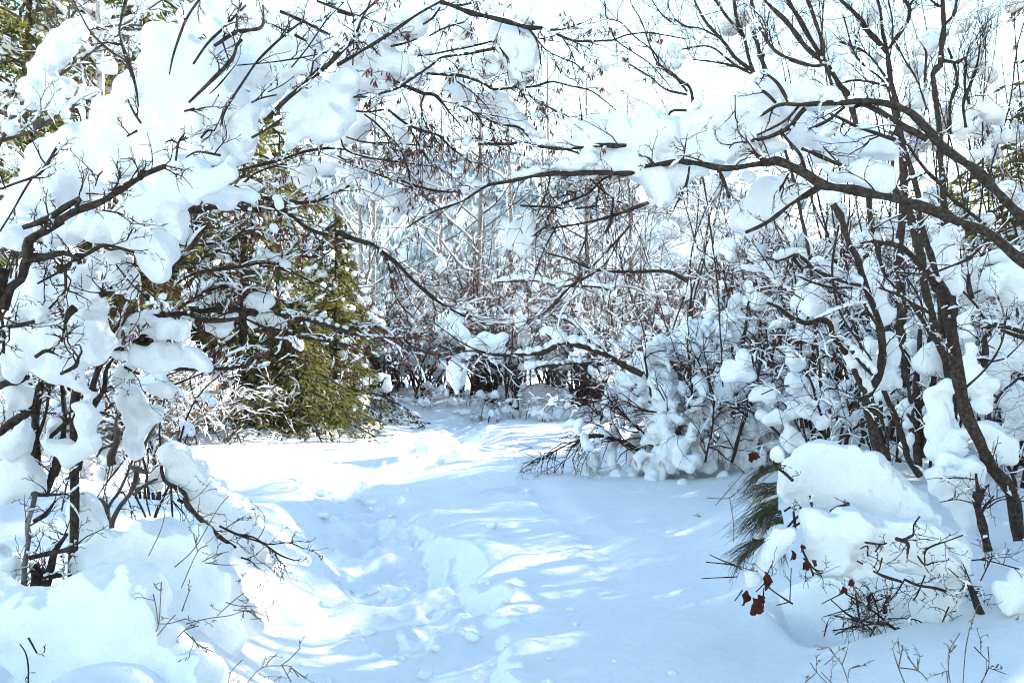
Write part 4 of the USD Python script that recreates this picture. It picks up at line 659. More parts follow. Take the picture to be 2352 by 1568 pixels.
def plain_tree(name, label, cat, base, rows, snows, group=None, LL=(.2, .6), h=.016, tm='twig', bm='bark', **kw):
    th = Thing(name, label, cat, base, group)
    for c, s, a, n, ld in rows:
        branch(th, c, s, a, n=n, L=LL, load=ld, mat_=bm, tmat=tm, **dict(QT, **kw))
    for c, s, d in snows: add_snow(th, balls(c, s, d, fill=3, grow_=.9), h, 1.6, 1.2, rough=1.3)
    return th
plain_tree('stem_tree', 'dark leaning stem just right of the wishbone trunk, a snow column beside it', 'tree', down(P(2090, 1090, 7.2)),
    [(6, '1660,1680,44 1570,1562,44 1560,1500,44 1510,1340,44 1460,1220,44 1420,1110,40 1400,1060,20', 7.3, 3, 0), (6, '1420,1380,26 1390,1270,30 1390,1180,20', 7.4, 0, 0), (6, '1600,1200,24 1580,1150,26 1550,960,26 1500,800,24 1430,650,16', 7.5, 6, 0), (6, '1480,690,16 1540,600,16 1560,520,10', 7.5, 3, 0), (6, '1450,1562,30 1440,1500,26 1455,1350,14', 7.2, 3, 0)],
    [(6, '1560,1230,70 1540,1320,60 1580,1400,50 1520,1250,40 1570,1480,50 1590,1350,40', 7.5)])
plain_tree('dark_stem_clump', 'dense dark clump of stems between the wishbone trunk and the tall alder', 'bush', down(P(2110, 1050, 8.2)),
    [(6, '1650,1620,60 1640,1500,60 1620,1300,56 1625,1150,54 1640,950,46 1650,800,36 1660,690,30', 8.2, 6, 0), (6, '1690,1560,60 1680,1400,60 1640,1220,40 1720,1150,40 1760,1000,40 1770,830,36 1760,700,30', 8.2, 7, .03), (6, '1700,1560,40 1710,1380,36 1670,1280,34', 8.1, 5, 0), (6, '1620,930,20 1700,830,24 1740,700,20', 8.2, 5, .04), (6, '1560,1540,30 1600,1400,36 1590,1270,30', 8.3, 5, .03), (6, '1490,700,20 1540,630,24 1560,540,16', 8.2, 4, 0), (6, '1650,1180,14 1640,1110,16', 8.1, 2, 0)],
    [(6, '1600,1440,60 1700,1230,50 1660,1020,50 1720,600,80 1700,540,70 1560,680,60 1600,800,60 1690,900,50 1700,780,50', 8.5)])
plain_tree('stem_tree', 'straight dark stem rising behind the fork of the tall alder at the right', 'tree', down(P(2150, 1040, 8.0)),
    [(6, '1900,1700,50 1880,1400,50 1870,1250,56 1860,1100,60 1830,950,54 1790,830,50 1740,600,48 1700,460,50 1680,330,50 1660,220,66 1640,130,70 1600,0,60', 7.6, 5, 0), (3, '1600,1512,60 1580,1430,52 1540,1370,44 1500,1290,40 1470,1180,30 1470,1040,24', 7.6, 6, 0), (6, '2110,1500,50 2110,1260,36 2120,1240,30', 7.4, 4, 0), (6, '2000,500,36 1985,420,40 1980,330,30', 7.6, 5, 0), (6, '2080,960,40 2090,850,40 2090,750,30', 7.6, 4, 0), (6, '2352,720,24 2200,670,28 2080,680,20', 7.0, 6, .04), (6, '2200,700,20 2352,760,24', 7.0, 3, .03), (6, '2350,1000,14 2200,1130,22 2160,1200,20', 7.2, 5, 0)],
    [(6, '2150,350,80 2250,380,100 2300,480,100 2320,300,80 2130,430,50 2350,400,100 2200,300,60', 7.6), (6, '2180,950,80 2120,1000,70 2200,1020,70 2260,800,90 2280,920,90 2330,860,90 2230,700,70', 7.9), (6, '2300,1100,80 2250,1160,70 2340,1180,90 2300,1260,80 2350,1350,90 2280,1400,70', 7.6)])
ST = dict(lift=.45, snow=.16, along=.8, droop=-.03, rr=(.003, .0055), second=4)
plain_tree('upright_alder', 'bare upright alder above the arching bough, its two main stems crossing the sky', 'tree', down(P(2070, 1000, 8.6)),
    [(3, '1560,2600,70 1530,2100,64 1520,1700,60 1540,1380,56 1530,1000,50 1500,760,44 1490,670,40 1460,560,36 1440,400,32 1410,250,26 1380,80,24 1350,-60,18', 8.6, 12, 0), (3, '1430,360,34 1410,330,34 1310,210,36 1200,90,28 1090,-20,20', 8.6, 10, 0), (3, '1440,330,22 1500,250,22 1570,130,26 1580,40,22 1530,-10,16', 8.6, 7, 0), (3, '1570,50,16 1630,-20,12', 8.6, 2, 0), (3, '1450,560,16 1300,370,14 1190,310,20 1110,280,14', 8.6, 6, .03), (3, '1250,330,14 1160,300,14', 8.6, 3, 0), (3, '1445,430,14 1470,200,12 1440,0,12', 8.6, 4, 0), (3, '1460,600,16 1350,560,16 1210,540,14 1080,580,10', 8.6, 6, .025), (3, '1480,700,14 1400,540,12 1240,400,14 1130,100,10', 8.7, 8, 0)],
    [(3, '1330,100,50 1300,150,40 1360,40,40 1400,390,30 1350,400,30', 8.8)], LL=(.25, .8), **ST)
plain_tree('upright_alder', 'bare upright alder near the right edge with a snow lump in its kinked stem', 'tree', down(P(2200, 1000, 8.4)),
    [(3, '1890,2500,60 1860,1900,54 1820,1400,46 1790,1100,42 1790,890,38 1770,720,38 1740,500,38 1790,440,38 1800,300,36 1820,165,34 1805,0,30 1790,-80,24', 8.4, 10, 0), (3, '1818,170,22 1880,100,20 1900,0,16 1905,-60,14', 8.4, 4, 0), (3, '1800,410,26 1900,420,24 1960,390,18', 8.4, 4, .03), (3, '1810,50,18 1760,30,16 1710,-10,14', 8.4, 3, 0), (3, '1700,740,12 1640,560,12 1560,420,12 1500,300,10', 8.4, 8, 0), (3, '1680,560,16 1700,370,16 1680,320,10', 8.4, 3, 0), (3, '1860,900,22 1860,700,22 1910,560,22 1880,420,18 1840,320,14', 8.6, 8, 0), (3, '1960,850,22 1950,700,22 2000,560,26 2030,460,20 2060,300,12', 8.6, 12, 0), (3, '1990,700,20 1960,560,20 1960,400,14 1990,300,10', 8.6, 12, 0)],
    [(3, '1700,350,50 1660,440,50 1760,260,50 1720,420,40 1640,480,36 2000,420,40 2060,410,34 1580,470,34 1620,680,50 1680,660,40', 8.6)], LL=(.25, .85), **ST)
plain_tree('upright_alder', 'bare upright alder over the top of the snowy arch, stems fanning to the upper left', 'tree', down(P(1935, 1000, 8.2)),
    [(3, '1480,2600,34 1400,1900,36 1300,1300,40 1220,800,44 1160,620,42 1120,580,38 1040,450,30 1010,420,30 990,260,28 940,120,26 890,0,22 870,-60,18', 8.0, 10, 0), (3, '1060,500,34 1010,430,32 900,330,34 790,190,36 720,110,30 610,0,18', 8.0, 8, .03), (3, '1020,420,28 920,260,34 870,180,36 790,60,30 750,-40,24', 8.1, 6, 0), (3, '1010,440,20 930,450,22 810,410,22 670,340,24 600,240,18 540,130,16', 7.9, 8, .025), (3, '1080,690,22 1060,570,22 1030,470,20', 7.9, 2, 0), (3, '980,440,14 990,300,14 1000,60,12 1010,-30,10', 8.0, 6, 0)],
    [(3, '700,50,60 680,0,60 740,80,40', 8.2), (3, '960,220,60 1030,300,60 1080,400,60 1110,480,50 1000,260,60 930,180,50 1120,430,30', 8.2), (3, '640,330,40 690,380,40', 8.0)], LL=(.25, .8), **ST)
plain_tree('upright_alder', 'thin bare alder whose stems spread like a fan left of the arch top', 'tree', down(P(1760, 1010, 9.0)),
    [(3, '980,2600,22 930,1900,22 800,1200,24 640,700,30 540,500,30 450,430,24 390,370,26 300,240,22 200,130,20 130,0,16 110,-60,14', 9.0, 12, 0), (3, '540,510,26 510,400,24 480,280,22 430,150,24 400,0,20 390,-60,16', 9.0, 10, 0), (3, '640,640,34 610,470,36 580,360,34 560,280,30 520,200,20', 9.0, 6, 0), (3, '450,240,20 400,160,20 340,90,18 270,0,16', 9.0, 6, 0), (3, '500,480,16 330,430,14 130,400,10', 9.0, 8, 0), (3, '590,420,14 620,300,14 640,100,10 670,-20,8', 9.0, 8, 0), (3, '330,270,12 200,200,14 80,180,14 0,130,10', 9.0, 7, 0), (3, '530,60,30 520,20,24 510,-40,20', 9.0, 2, 0), (3, '560,520,16 420,450,14 250,320,12 60,330,10', 9.0, 8, .02)],
    [(3, '400,160,50 350,170,40 480,120,50 530,190,40 440,110,40', 9.1), (3, '800,500,30 840,530,36 890,490,20', 8.8)], LL=(.25, .8), **ST)
plain_tree('upright_alder', 'bare young alder between the two snowy arches with a snow clump on its fork', 'tree', down(P(1530, 1000, 9.5)),
    [(3, '330,2600,10 290,1900,11 210,1300,13 130,800,18 110,600,22 70,560,22 0,510,20 -120,430,14', 9.5, 12, 0), (2, '2352,620,20 2280,520,22 2190,460,16 2130,390,12 2050,160,10 1980,40,8', 9.4, 12, 0), (2, '2352,740,20 2250,750,18 2200,830,16', 9.3, 6, .03), (2, '2352,640,16 2200,600,14 2100,520,12 1960,430,10', 9.4, 8, 0), (2, '2190,470,10 2120,350,9 2000,250,9 1900,150,8 1810,120,8 1800,30,8', 9.5, 8, 0), (2, '2250,160,12 2180,100,10 2110,0,8', 9.5, 4, 0)],
    [(3, '20,360,55 10,420,50 -30,320,40 -40,480,40', 9.5), (3, '60,690,30 150,700,40 220,700,30 -60,720,40', 9.4)], LL=(.25, .8), **ST)

# low branch reaching over the far path
low = Thing('low_branch', 'low dark branch reaching left across the far clearing, carrying a ragged sheet of snow', 'branch', down(P(1440, 850, 9.0)))
for s, n, ld in [('2050,1000,40 1820,885,34 1750,860,34 1650,820,36 1560,800,38 1490,795,40 1460,815,36 1380,855,30 1280,870,28 1150,880,24', 8, .05), ('1490,795,24 1420,740,18 1400,730,10', 3, .08), ('1280,965,14 1450,945,20 1610,925,20 1800,940,20', 9, .04), ('840,850,14 930,850,14 990,890,12', 4, 0), ('870,990,10 930,940,12 1010,900,12', 4, 0), ('1150,880,20 1000,860,14 850,800,10 640,650,8', 8, 0), ('1820,885,24 1700,760,14 1560,650,12 1430,600,8', 8, .03), ('1050,390,10 1150,380,14 1320,375,14 1480,410,14', 6, .035), ('1480,410,14 1580,410,16 1720,415,16 1850,440,14', 6, .035)]:
    branch(low, 5, s, 9.0, n=n, L=(.2, .6), load=ld, **QT)
add_snow(low, balls(5, '850,740,60 950,790,60 1060,800,70 1120,760,50 1060,880,50 780,720,34 720,690,24 900,790,50 1000,830,50 1080,830,50 1070,920,24 900,850,30', 9.1, fill=1), .016)
add_snow(low, balls(5, '800,1000,60 790,1060,45 800,1130,26 780,960,40 830,980,40', 9.1, fill=1), .016)
add_snow(low, balls(5, '750,620,60 700,640,50 800,640,40 660,690,30 1230,660,30', 9.5, fill=1), .016)

# ---------------------------------------------------------------- shrub bent down under snow right of the far path
weep = Thing('weeping_shrub', 'broad shrub right of the far path bent down under a cascade of snow', 'shrub', down(P(1570, 1060, 11.8)))
wr = np.random.RandomState(21)
for s in ['1600,1070,16 1590,900,14 1580,800,10', '1560,1060,16 1500,920,14 1480,820,9', '1650,1060,16 1690,900,16 1710,760,14 1720,690,9', '1680,1060,18 1730,900,16 1760,780,12', '1540,1060,14 1440,960,12 1370,950,8', '1620,1060,12 1640,920,10 1600,820,8', '1520,1060,12 1420,1010,12 1330,1010,9 1240,1055,6', '1500,1050,12 1380,1000,12 1320,1020,9 1290,1075,5', '1700,1060,12 1780,940,12 1830,900,8', '1480,1000,10 1380,900,8 1330,870,5', '1560,1040,12 1540,960,10 1470,940,7', '1650,1040,14 1680,980,12 1750,960,8', '1660,760,12 1670,680,9 1660,620,6']:
    s = parse(0, s); s[:, 2] *= .45
    branch(weep, 0, s, 11.15 + wr.normal() * .35, n=18, L=(.3, .9), name='stem', sides=6, **dict(QT, lift=0, droop=.10, second=4, rr=(.006, .011), snow=.25))
for s, d in [('1300,1072,20 1350,1080,24 1420,1090,24 1500,1092,26 1580,1096,26 1660,1096,26 1740,1090,24 1820,1080,24 1880,1070,22', 10.7), ('1780,900,30 1800,960,34 1740,930,28 1830,1000,30 1850,900,26 1760,860,26', 12.2), ('1600,770,38 1560,790,40 1510,815,42 1460,845,36 1620,800,34 1580,750,26', 11.6), ('1480,890,36 1530,870,42 1560,930,36 1590,970,32 1540,900,34 1440,900,30', 11.4), ('1560,1020,42 1500,970,36 1600,1000,36 1620,1020,34 1540,1050,40 1580,1060,36', 11.1), ('1400,950,30 1380,990,32 1350,1000,26 1330,970,22 1410,1010,34 1460,1020,38 1400,1050,34 1450,1060,34', 11.1), ('1610,880,26 1640,940,20 1600,910,20 1560,980,24 1480,950,22', 11.3), ('1680,1010,30 1720,1030,28 1760,1010,28 1700,1060,36 1640,1070,36 1760,1060,34 1500,1060,40 1790,1040,30', 11.3), ('1640,700,30 1660,740,30 1690,690,26 1620,720,24', 11.8)]:
    q = parse(0, s); q[:, 2] *= .60; sp = []
    for x, y, r in np.vstack([q, q + np.stack([wr.normal(size=len(q)) * 20, wr.normal(size=len(q)) * 18, -wr.uniform(2, 8, len(q))], 1), q + np.stack([wr.normal(size=len(q)) * 26, wr.normal(size=len(q)) * 22, -wr.uniform(6, 12, len(q))], 1)]):
        dd = d + wr.uniform(-.35, .55); lean = wr.normal() * .5
        for m in range(wr.randint(2, 5)):
            rr_ = max(r, 6) * (1 - .17 * m) * wr.uniform(.75, 1.1); sp.append([*P(x + lean * m * rr_ + wr.normal() * 3, y + m * rr_ * .95, dd - .05 * m), rr_ / F * dd])
    add_snow(weep, sp, .025, .9, 1.2, rough=1.3)
import shapely
poly = shapely.Polygon([(1545, 760), (1590, 735), (1640, 750), (1680, 690), (1720, 740), (1770, 860), (1850, 930), (1890, 1000), (1890, 1065), (1290, 1075), (1310, 1000), (1400, 900), (1460, 820)])
sp = []
while len(sp) < 1250:
    x, y = wr.uniform(1290, 1890), wr.uniform(690, 1078)
    if not poly.contains(shapely.Point(x, y)): continue
    if n3(np.array([[x, y, 0.0]]), 90, 1)[0] + .35 * wr.normal() < -.15: continue
    hw = 150 + (y - 740) * .5; u = min(1, abs(x - 1590) / hw); v = max(0, (1080 - y) / 390)
    dd = 12.25 - 1.5 * math.sqrt(max(0, 1 - u * u)) * (1 - .55 * v) + wr.uniform(-.15, .25); r = wr.uniform(7, 17); lean = wr.normal() * .6 + (x - 1590) / 300
    for m in range(wr.randint(2, 5)):
        rr_ = r * (1 - .16 * m) * wr.uniform(.75, 1.1); sp.append([*P(x + lean * m * rr_, y + m * rr_ * .9, dd - .04 * m), rr_ / F * dd])
add_snow(weep, sp, .026, .9, 1.1, rough=1.2, most=60)

# ---------------------------------------------------------------- builders of background plants (built once, then placed many times)
def bent_stem(r, H, spread, bow):
    a = r.uniform(0, 6.283); t = np.linspace(0, 1, 9); out = spread * r.uniform(.3, 1)
    x = out * (t**1.6) * (1 + bow * t); z = H * (t - bow * .42 * t**2.6)
    p = np.stack([np.cos(a) * x, np.sin(a) * x, z], 1) + np.cumsum(r.normal(size=(9, 3)) * H * .012, 0)
    return p
def make_shrub(name, label, cat, seed, H, spread, stems, bow, rad, snow_r, cover, twigs, L, h, group=None, tm='twig', bm='bark', loc=(0, 0, 0), tw_snow=.6, weedy=2, trunkr=None):
    global rng
    keep, rng = rng, np.random.RandomState(seed); r = np.random.RandomState(seed + 1)
    th = Thing(name, label, cat, loc, group); sp = []; L_ = np.array(loc, float)
    allw, allc = [], []
    for k in range(stems):
        p = bent_stem(r, H * r.uniform(.6, 1.05), spread, bow * r.uniform(.4, 1.3)); p[:, :2] += r.normal(size=2) * .12
        l, rd = resample(p, np.linspace(rad * r.uniform(.6, 1.2), rad * .25, 9), H / 22)
        th.part('stem', tube(l + L_, rd, 5), bm)
        lines = [(l, rd)]
        for _ in range(3):
            i = r.randint(len(l) // 4, len(l) - 2); q, qr = twig_line(l[i], unit(l[i + 1] - l[i]) * .7 + r.normal(size=3) * np.array([.6, .6, .3]), H * r.uniform(.15, .32), rd[i] * .6, bow * .10)
            allw.append(tube(q, qr, 4, False)); lines.append((q, qr))
        for l2, r2 in lines:
            w, c, caps = grow(l2, np.maximum(r2, .004), twigs if l2 is l else twigs // 2, L[0], L[1], lift=.25, droop=bow * .08, snow=tw_snow, rr=(max(.003, rad * .12), max(.0045, rad * .2)), second=weedy, along=.7, t0=.15, sides=3)
            allw += w; allc += caps
            if snow_r:
                l3, r3 = resample(l2, r2, snow_r * .5)
                g = n3(l3 + seed, .55, 1) * .75 + n3(l3 + seed * 2, .25, 2) * .45; w_ = n3(l3 + seed, .2, 0)
                tz = np.abs(np.gradient(l3[:, 2])) / np.maximum(np.linalg.norm(np.gradient(l3, axis=0), axis=1), 1e-6); ends = np.sin(np.linspace(.1, np.pi * .97, len(l3)))**.4
                for i in np.flatnonzero(g > .9 - 2 * cover):
                    rr_ = snow_r * (1.1 - .65 * tz[i]) * (.72 + .22 * w_[i]) * ends[i] * r.uniform(.8, 1.2)
                    if rr_ > snow_r * .28: sp.append([*(l3[i] + r.normal(size=3) * rr_ * .32 + np.array([0, 0, rr_ * .6])), rr_])
    th.part('twigs', (lambda m: (m[0] + L_, m[1]))(merge(allw)), tm, kind='stuff')
    if allc: th.part('twig_snow', (lambda m: (m[0] + L_, m[1]))(merge(allc)), 'snow', kind='stuff')
    if sp:
        m = snow_mesh(sp, h, 1.0, 1.4); th.part('snow_load', (m[0] + L_, m[1]), 'snow', kind='stuff')
    rng = keep
    return th
FARL = 'bare brown shrub deep in the thicket that closes the far end of the clearing'
ORD = ['first', 'second', 'third', 'fourth', 'fifth', 'sixth', 'seventh', 'eighth', 'ninth', 'tenth', 'eleventh', 'twelfth', 'thirteenth', 'fourteenth', 'fifteenth', 'sixteenth', 'seventeenth', 'eighteenth', 'nineteenth', 'twentieth']
def place_labels(rows, text):
    rank = np.argsort(np.argsort([x / y for x, y in rows]))
    return [text.format(ORD[k]) for k in rank]
far_group = 'shrubs of the thicket behind the clearing'
def gp(x, y): return (x, y, G(x, y) - .12)
fr = np.random.RandomState(77)
FRONT = [[-3.2, 22.0], [-.6, 22.6], [1.6, 22.2], [4.2, 22.8]]
FROW = [(-8.5 + k * 1.25 + fr.uniform(-.5, .5), 22.2 + fr.uniform(-.5, .9) + (1.5 if abs(-9.3 + k * 1.25) > 5.6 and k < 8 else 0)) for k in range(16)]
FLAB = place_labels([tuple(f) for f in FRONT] + FROW, 'brown twiggy shrub, {} from the left in the front row of the far thicket')
far_protos = [make_shrub('thicket_shrub', FLAB[k], 'shrub', 100 + k, [3.5, 4.2, 3.0, 3.9][k], [1.3, 1.0, 1.5, 1.2][k], 14, [.5, .3, .9, .6][k], .028, [.085, .06, .10, .07][k], [.26, .18, .34, .2][k], 10, (.35, .9), .05, group=far_group, tw_snow=.22, tm=['greytwig', 'twig', 'greytwig', 'twig'][k], loc=gp([-3.2, -.6, 1.6, 4.2][k], [22.0, 22.6, 22.2, 22.8][k])) for k in range(4)]
for k in range(64):
    row = k // 16; x = -8.5 + (k % 16) * 1.25 + fr.uniform(-.5, .5) + (row * .5); y = 22.2 + row * 2.2 + fr.uniform(-.5, .9)
    if row == 0: x, y = FROW[k]
    copy(far_protos[fr.randint(4)], 'thicket_shrub', gp(x, y), fr.uniform(0, 360), fr.uniform(.9, 1.4), FLAB[4 + k] if row == 0 else FARL, 'shrub', far_group)
# snow laden shrubs: small ones at the foot of the thicket
small = make_shrub('snowy_sapling', 'knee high sapling bowed into a white lump at the foot of the far thicket', 'sapling', 140, 1.0, .5, 7, 1.2, .012, .085, .7, 5, (.15, .4), .03, loc=gp(-.55, 20.8))
for (px, d, s, lab) in [(760, 19.0, 1.9, 'tall snow draped sapling between the conifers and the far thicket'), (1190, 20.6, .9, 'small white rounded sapling right of the middle of the far thicket'), (1270, 20.0, 1.0, 'snow covered sapling at the right end of the far thicket foot'), (980, 21.4, .9, 'low snow lump of a sapling left of the middle of the far thicket'), (1060, 21.6, .8, 'tiny snowed in sapling in front of the middle of the far thicket'), (850, 20.8, .9, 'little snowy sapling near the foot of the conifers')]:
    p = P(px, 960, d); copy(small, 'snowy_sapling', gp(p[0], d), fr.uniform(0, 360), s, lab, 'sapling', None)
# fat snow shrubs behind the right hand trees and on the left
LADEN = 'dense shrub heaped with fat snow behind the right hand trunks'
lad_group = 'snow heaped shrubs behind the right hand trees'
LPOS = [(5.2, 9.0, 1.0), (2.9, 13.2, .95), (4.1, 13.4, 1.1), (5.5, 13.0, 1.1), (6.9, 12.4, 1.15), (7.6, 10.6, 1.0), (3.2, 15.8, 1.1), (4.8, 16.2, 1.15), (6.5, 16.0, 1.2), (8.4, 15.2, 1.25), (5.0, 7.6, .8), (6.2, 8.4, .9), (2.2, 17.5, 1.1), (9.6, 13.2, 1.2), (3.9, 11.3, 1.0), (5.0, 11.6, 1.05)]
LLAB = place_labels([(4.4, 10.2), (3.4, 9.3), (6.0, 10.8)] + [q[:2] for q in LPOS], 'shrub heaped with snow, {} from the left behind the right hand trunks')
lad = [make_shrub('snowy_shrub', LLAB[k], 'shrub', 160 + k, [3.2, 2.6, 3.8][k], [1.1, 1.3, 1.0][k], 9, [.7, 1.1, .5][k], .024, [.095, .105, .085][k], [.62, .68, .58][k], 9, (.25, .8), .03, group=lad_group, loc=gp(*[(4.4, 10.2), (3.4, 9.3), (6.0, 10.8)][k])) for k in range(3)]
for k, (x, y, s) in enumerate(LPOS):
    copy(lad[k % 3], 'snowy_shrub', gp(x, y), fr.uniform(0, 360), s, LLAB[3 + k], 'shrub', lad_group)
LEFTL = 'dense shrub heaped with snow in the shade behind the left bent alder'
lg = 'snow heaped shrubs behind the left bent alder'
FPOS = [(-4.3, 7.6, .95), (-3.9, 6.4, .75), (-5.6, 8.2, 1.0), (-6.6, 10.0, 1.1), (-3.6, 8.8, .62), (-8.2, 11.6, 1.2), (-5.2, 6.6, .9)]
PLAB = place_labels([q[:2] for q in FPOS], 'shaded snow heaped shrub, {} from the left behind the left bent alder')
for k, (x, y, s) in enumerate(FPOS):
    copy(lad[(k + 1) % 3], 'snowy_shrub', gp(x, y), fr.uniform(0, 360), s, PLAB[k], 'shrub', lg)
# tall thin shrubs against the sky at the upper right
TALL = 'tall thin bare shrub with fine upright shoots against the bright sky at the right'
tg = 'tall bare shrubs against the sky at the right'
TPOS = [(6.8, 13.5, .95), (4.0, 15.0, 1.0), (9.6, 15.5, 1.1), (7.0, 17.5, 1.15), (4.8, 18.5, 1.1), (2.0, 19.0, .85), (10.5, 18.0, 1.2), (3.2, 21.0, .95)]
TLAB = place_labels([(5.4, 14.5), (2.6, 14.6), (8.0, 14.2)] + [q[:2] for q in TPOS], 'tall thin shrub, {} from the left of those shooting into the sky at right')
tall = [make_shrub('tall_shrub', TLAB[k], 'shrub', 180 + k, [7.5, 6.5, 8.5][k], [1.5, 1.8, 1.3][k], 8, [.15, .25, .1][k], .022, [.11, .10, .09][k], [.22, .25, .18][k], 14, (.5, 1.3), .05, group=tg, tw_snow=.12, weedy=2, tm='twig', loc=gp(*[(5.4, 14.5), (2.6, 14.6), (8.0, 14.2)][k])) for k in range(3)]
for k, (x, y, s) in enumerate(TPOS):
    copy(tall[k % 3], 'tall_shrub', gp(x, y), fr.uniform(0, 360), s, TLAB[3 + k], 'shrub', tg)

# ---------------------------------------------------------------- pale bare trees
def make_tree(name, label, seed, H, r0, loc, lean=0, bm='birch', tm='greytwig', limbs=20, group=None, crown=.3):
    global rng
    keep, rng = rng, np.random.RandomState(seed); r = np.random.RandomState(seed + 5); L_ = np.array(loc, float)
    th = Thing(name, label, 'tree', loc, group)
    t = np.linspace(0, 1, 12); p = np.stack([lean * t**1.5 + np.cumsum(r.normal(size=12)) * .03, np.cumsum(r.normal(size=12)) * .03, H * t], 1)
    l, rd = resample(p, r0 * (1 - .85 * t), .3); th.part('trunk', tube(l + L_, rd, 8), bm)
    tw, cp = [], []
    for k in range(limbs):
        f = crown + (1 - crown) * (k + r.rand()) / limbs; i = min(int(f * len(l)), len(l) - 2); a = r.uniform(0, 6.283)
        q, qr = twig_line(l[i], np.array([math.cos(a), math.sin(a), r.uniform(.5, 1.2)]), H * .30 * (1.15 - f) + .35, rd[i] * .45, -.05, 9, .14)
        th.part('limb', tube(q + L_, qr, 4), bm if k % 2 else 'greytwig')
        w, _, c = grow(q, np.maximum(qr, .006), 8, .4, 1.1, lift=.4, snow=.35, rr=(.005, .008), second=2, along=.7, sides=3); tw += w; cp += c
        m = rng.rand() < .8
        if m: c2, cr = resample(q[1:7], qr[1:7], .2); w_ = .02 + .025 * rng.rand(len(c2)); cp.append(tube(c2 + np.array([0, 0, 1]) * (w_ * .8 + cr)[:, None], w_, 5))
    th.part('twigs', (lambda m: (m[0] + L_, m[1]))(merge(tw)), tm, kind='stuff')
    th.part('twig_snow', (lambda m: (m[0] + L_, m[1]))(merge(cp)), 'snow', kind='stuff')
    rng = keep
    return th
def tp(px, d): p = P(px, 815, d); return gp(p[0], d)
poplar = make_tree('poplar', 'pale grey poplar trunk standing clear in the gap behind the far thicket', 201, 12.0, .15, tp(1100, 30), .3, bm='greybark')
p2 = make_tree('poplar', 'second pale poplar, thinner, right of the clear trunk in the gap', 202, 13.0, .13, tp(1185, 33), -.3, bm='greybark')
for k, (px, d, s, lab) in enumerate([(1010, 36, 1.0, 'faint pale tree left of the clear poplar in the gap against the hill'), (1265, 38, 1.1, 'pale bare tree behind the left end of the snowy arch'), (830, 34, .95, 'thin pale twin trunks just right of the tallest conifer'), (848, 36, 1.0, 'pale trunk beside the twin trunks right of the tallest conifer'), (1350, 34, 1.0, 'pale bare tree under the middle of the snowy arch'), (1450, 36, .9, 'bare tree crown above the snowy arch at centre right')]):
    copy([poplar, p2][k % 2], 'poplar', tp(px, d), fr.uniform(0, 360), s, lab, 'tree', None)
birch = make_tree('birch', 'white birch trunk in front of the dark conifer at the upper left', 205, 9.0, .10, tp(208, 11.5), .05, limbs=20, crown=.35)
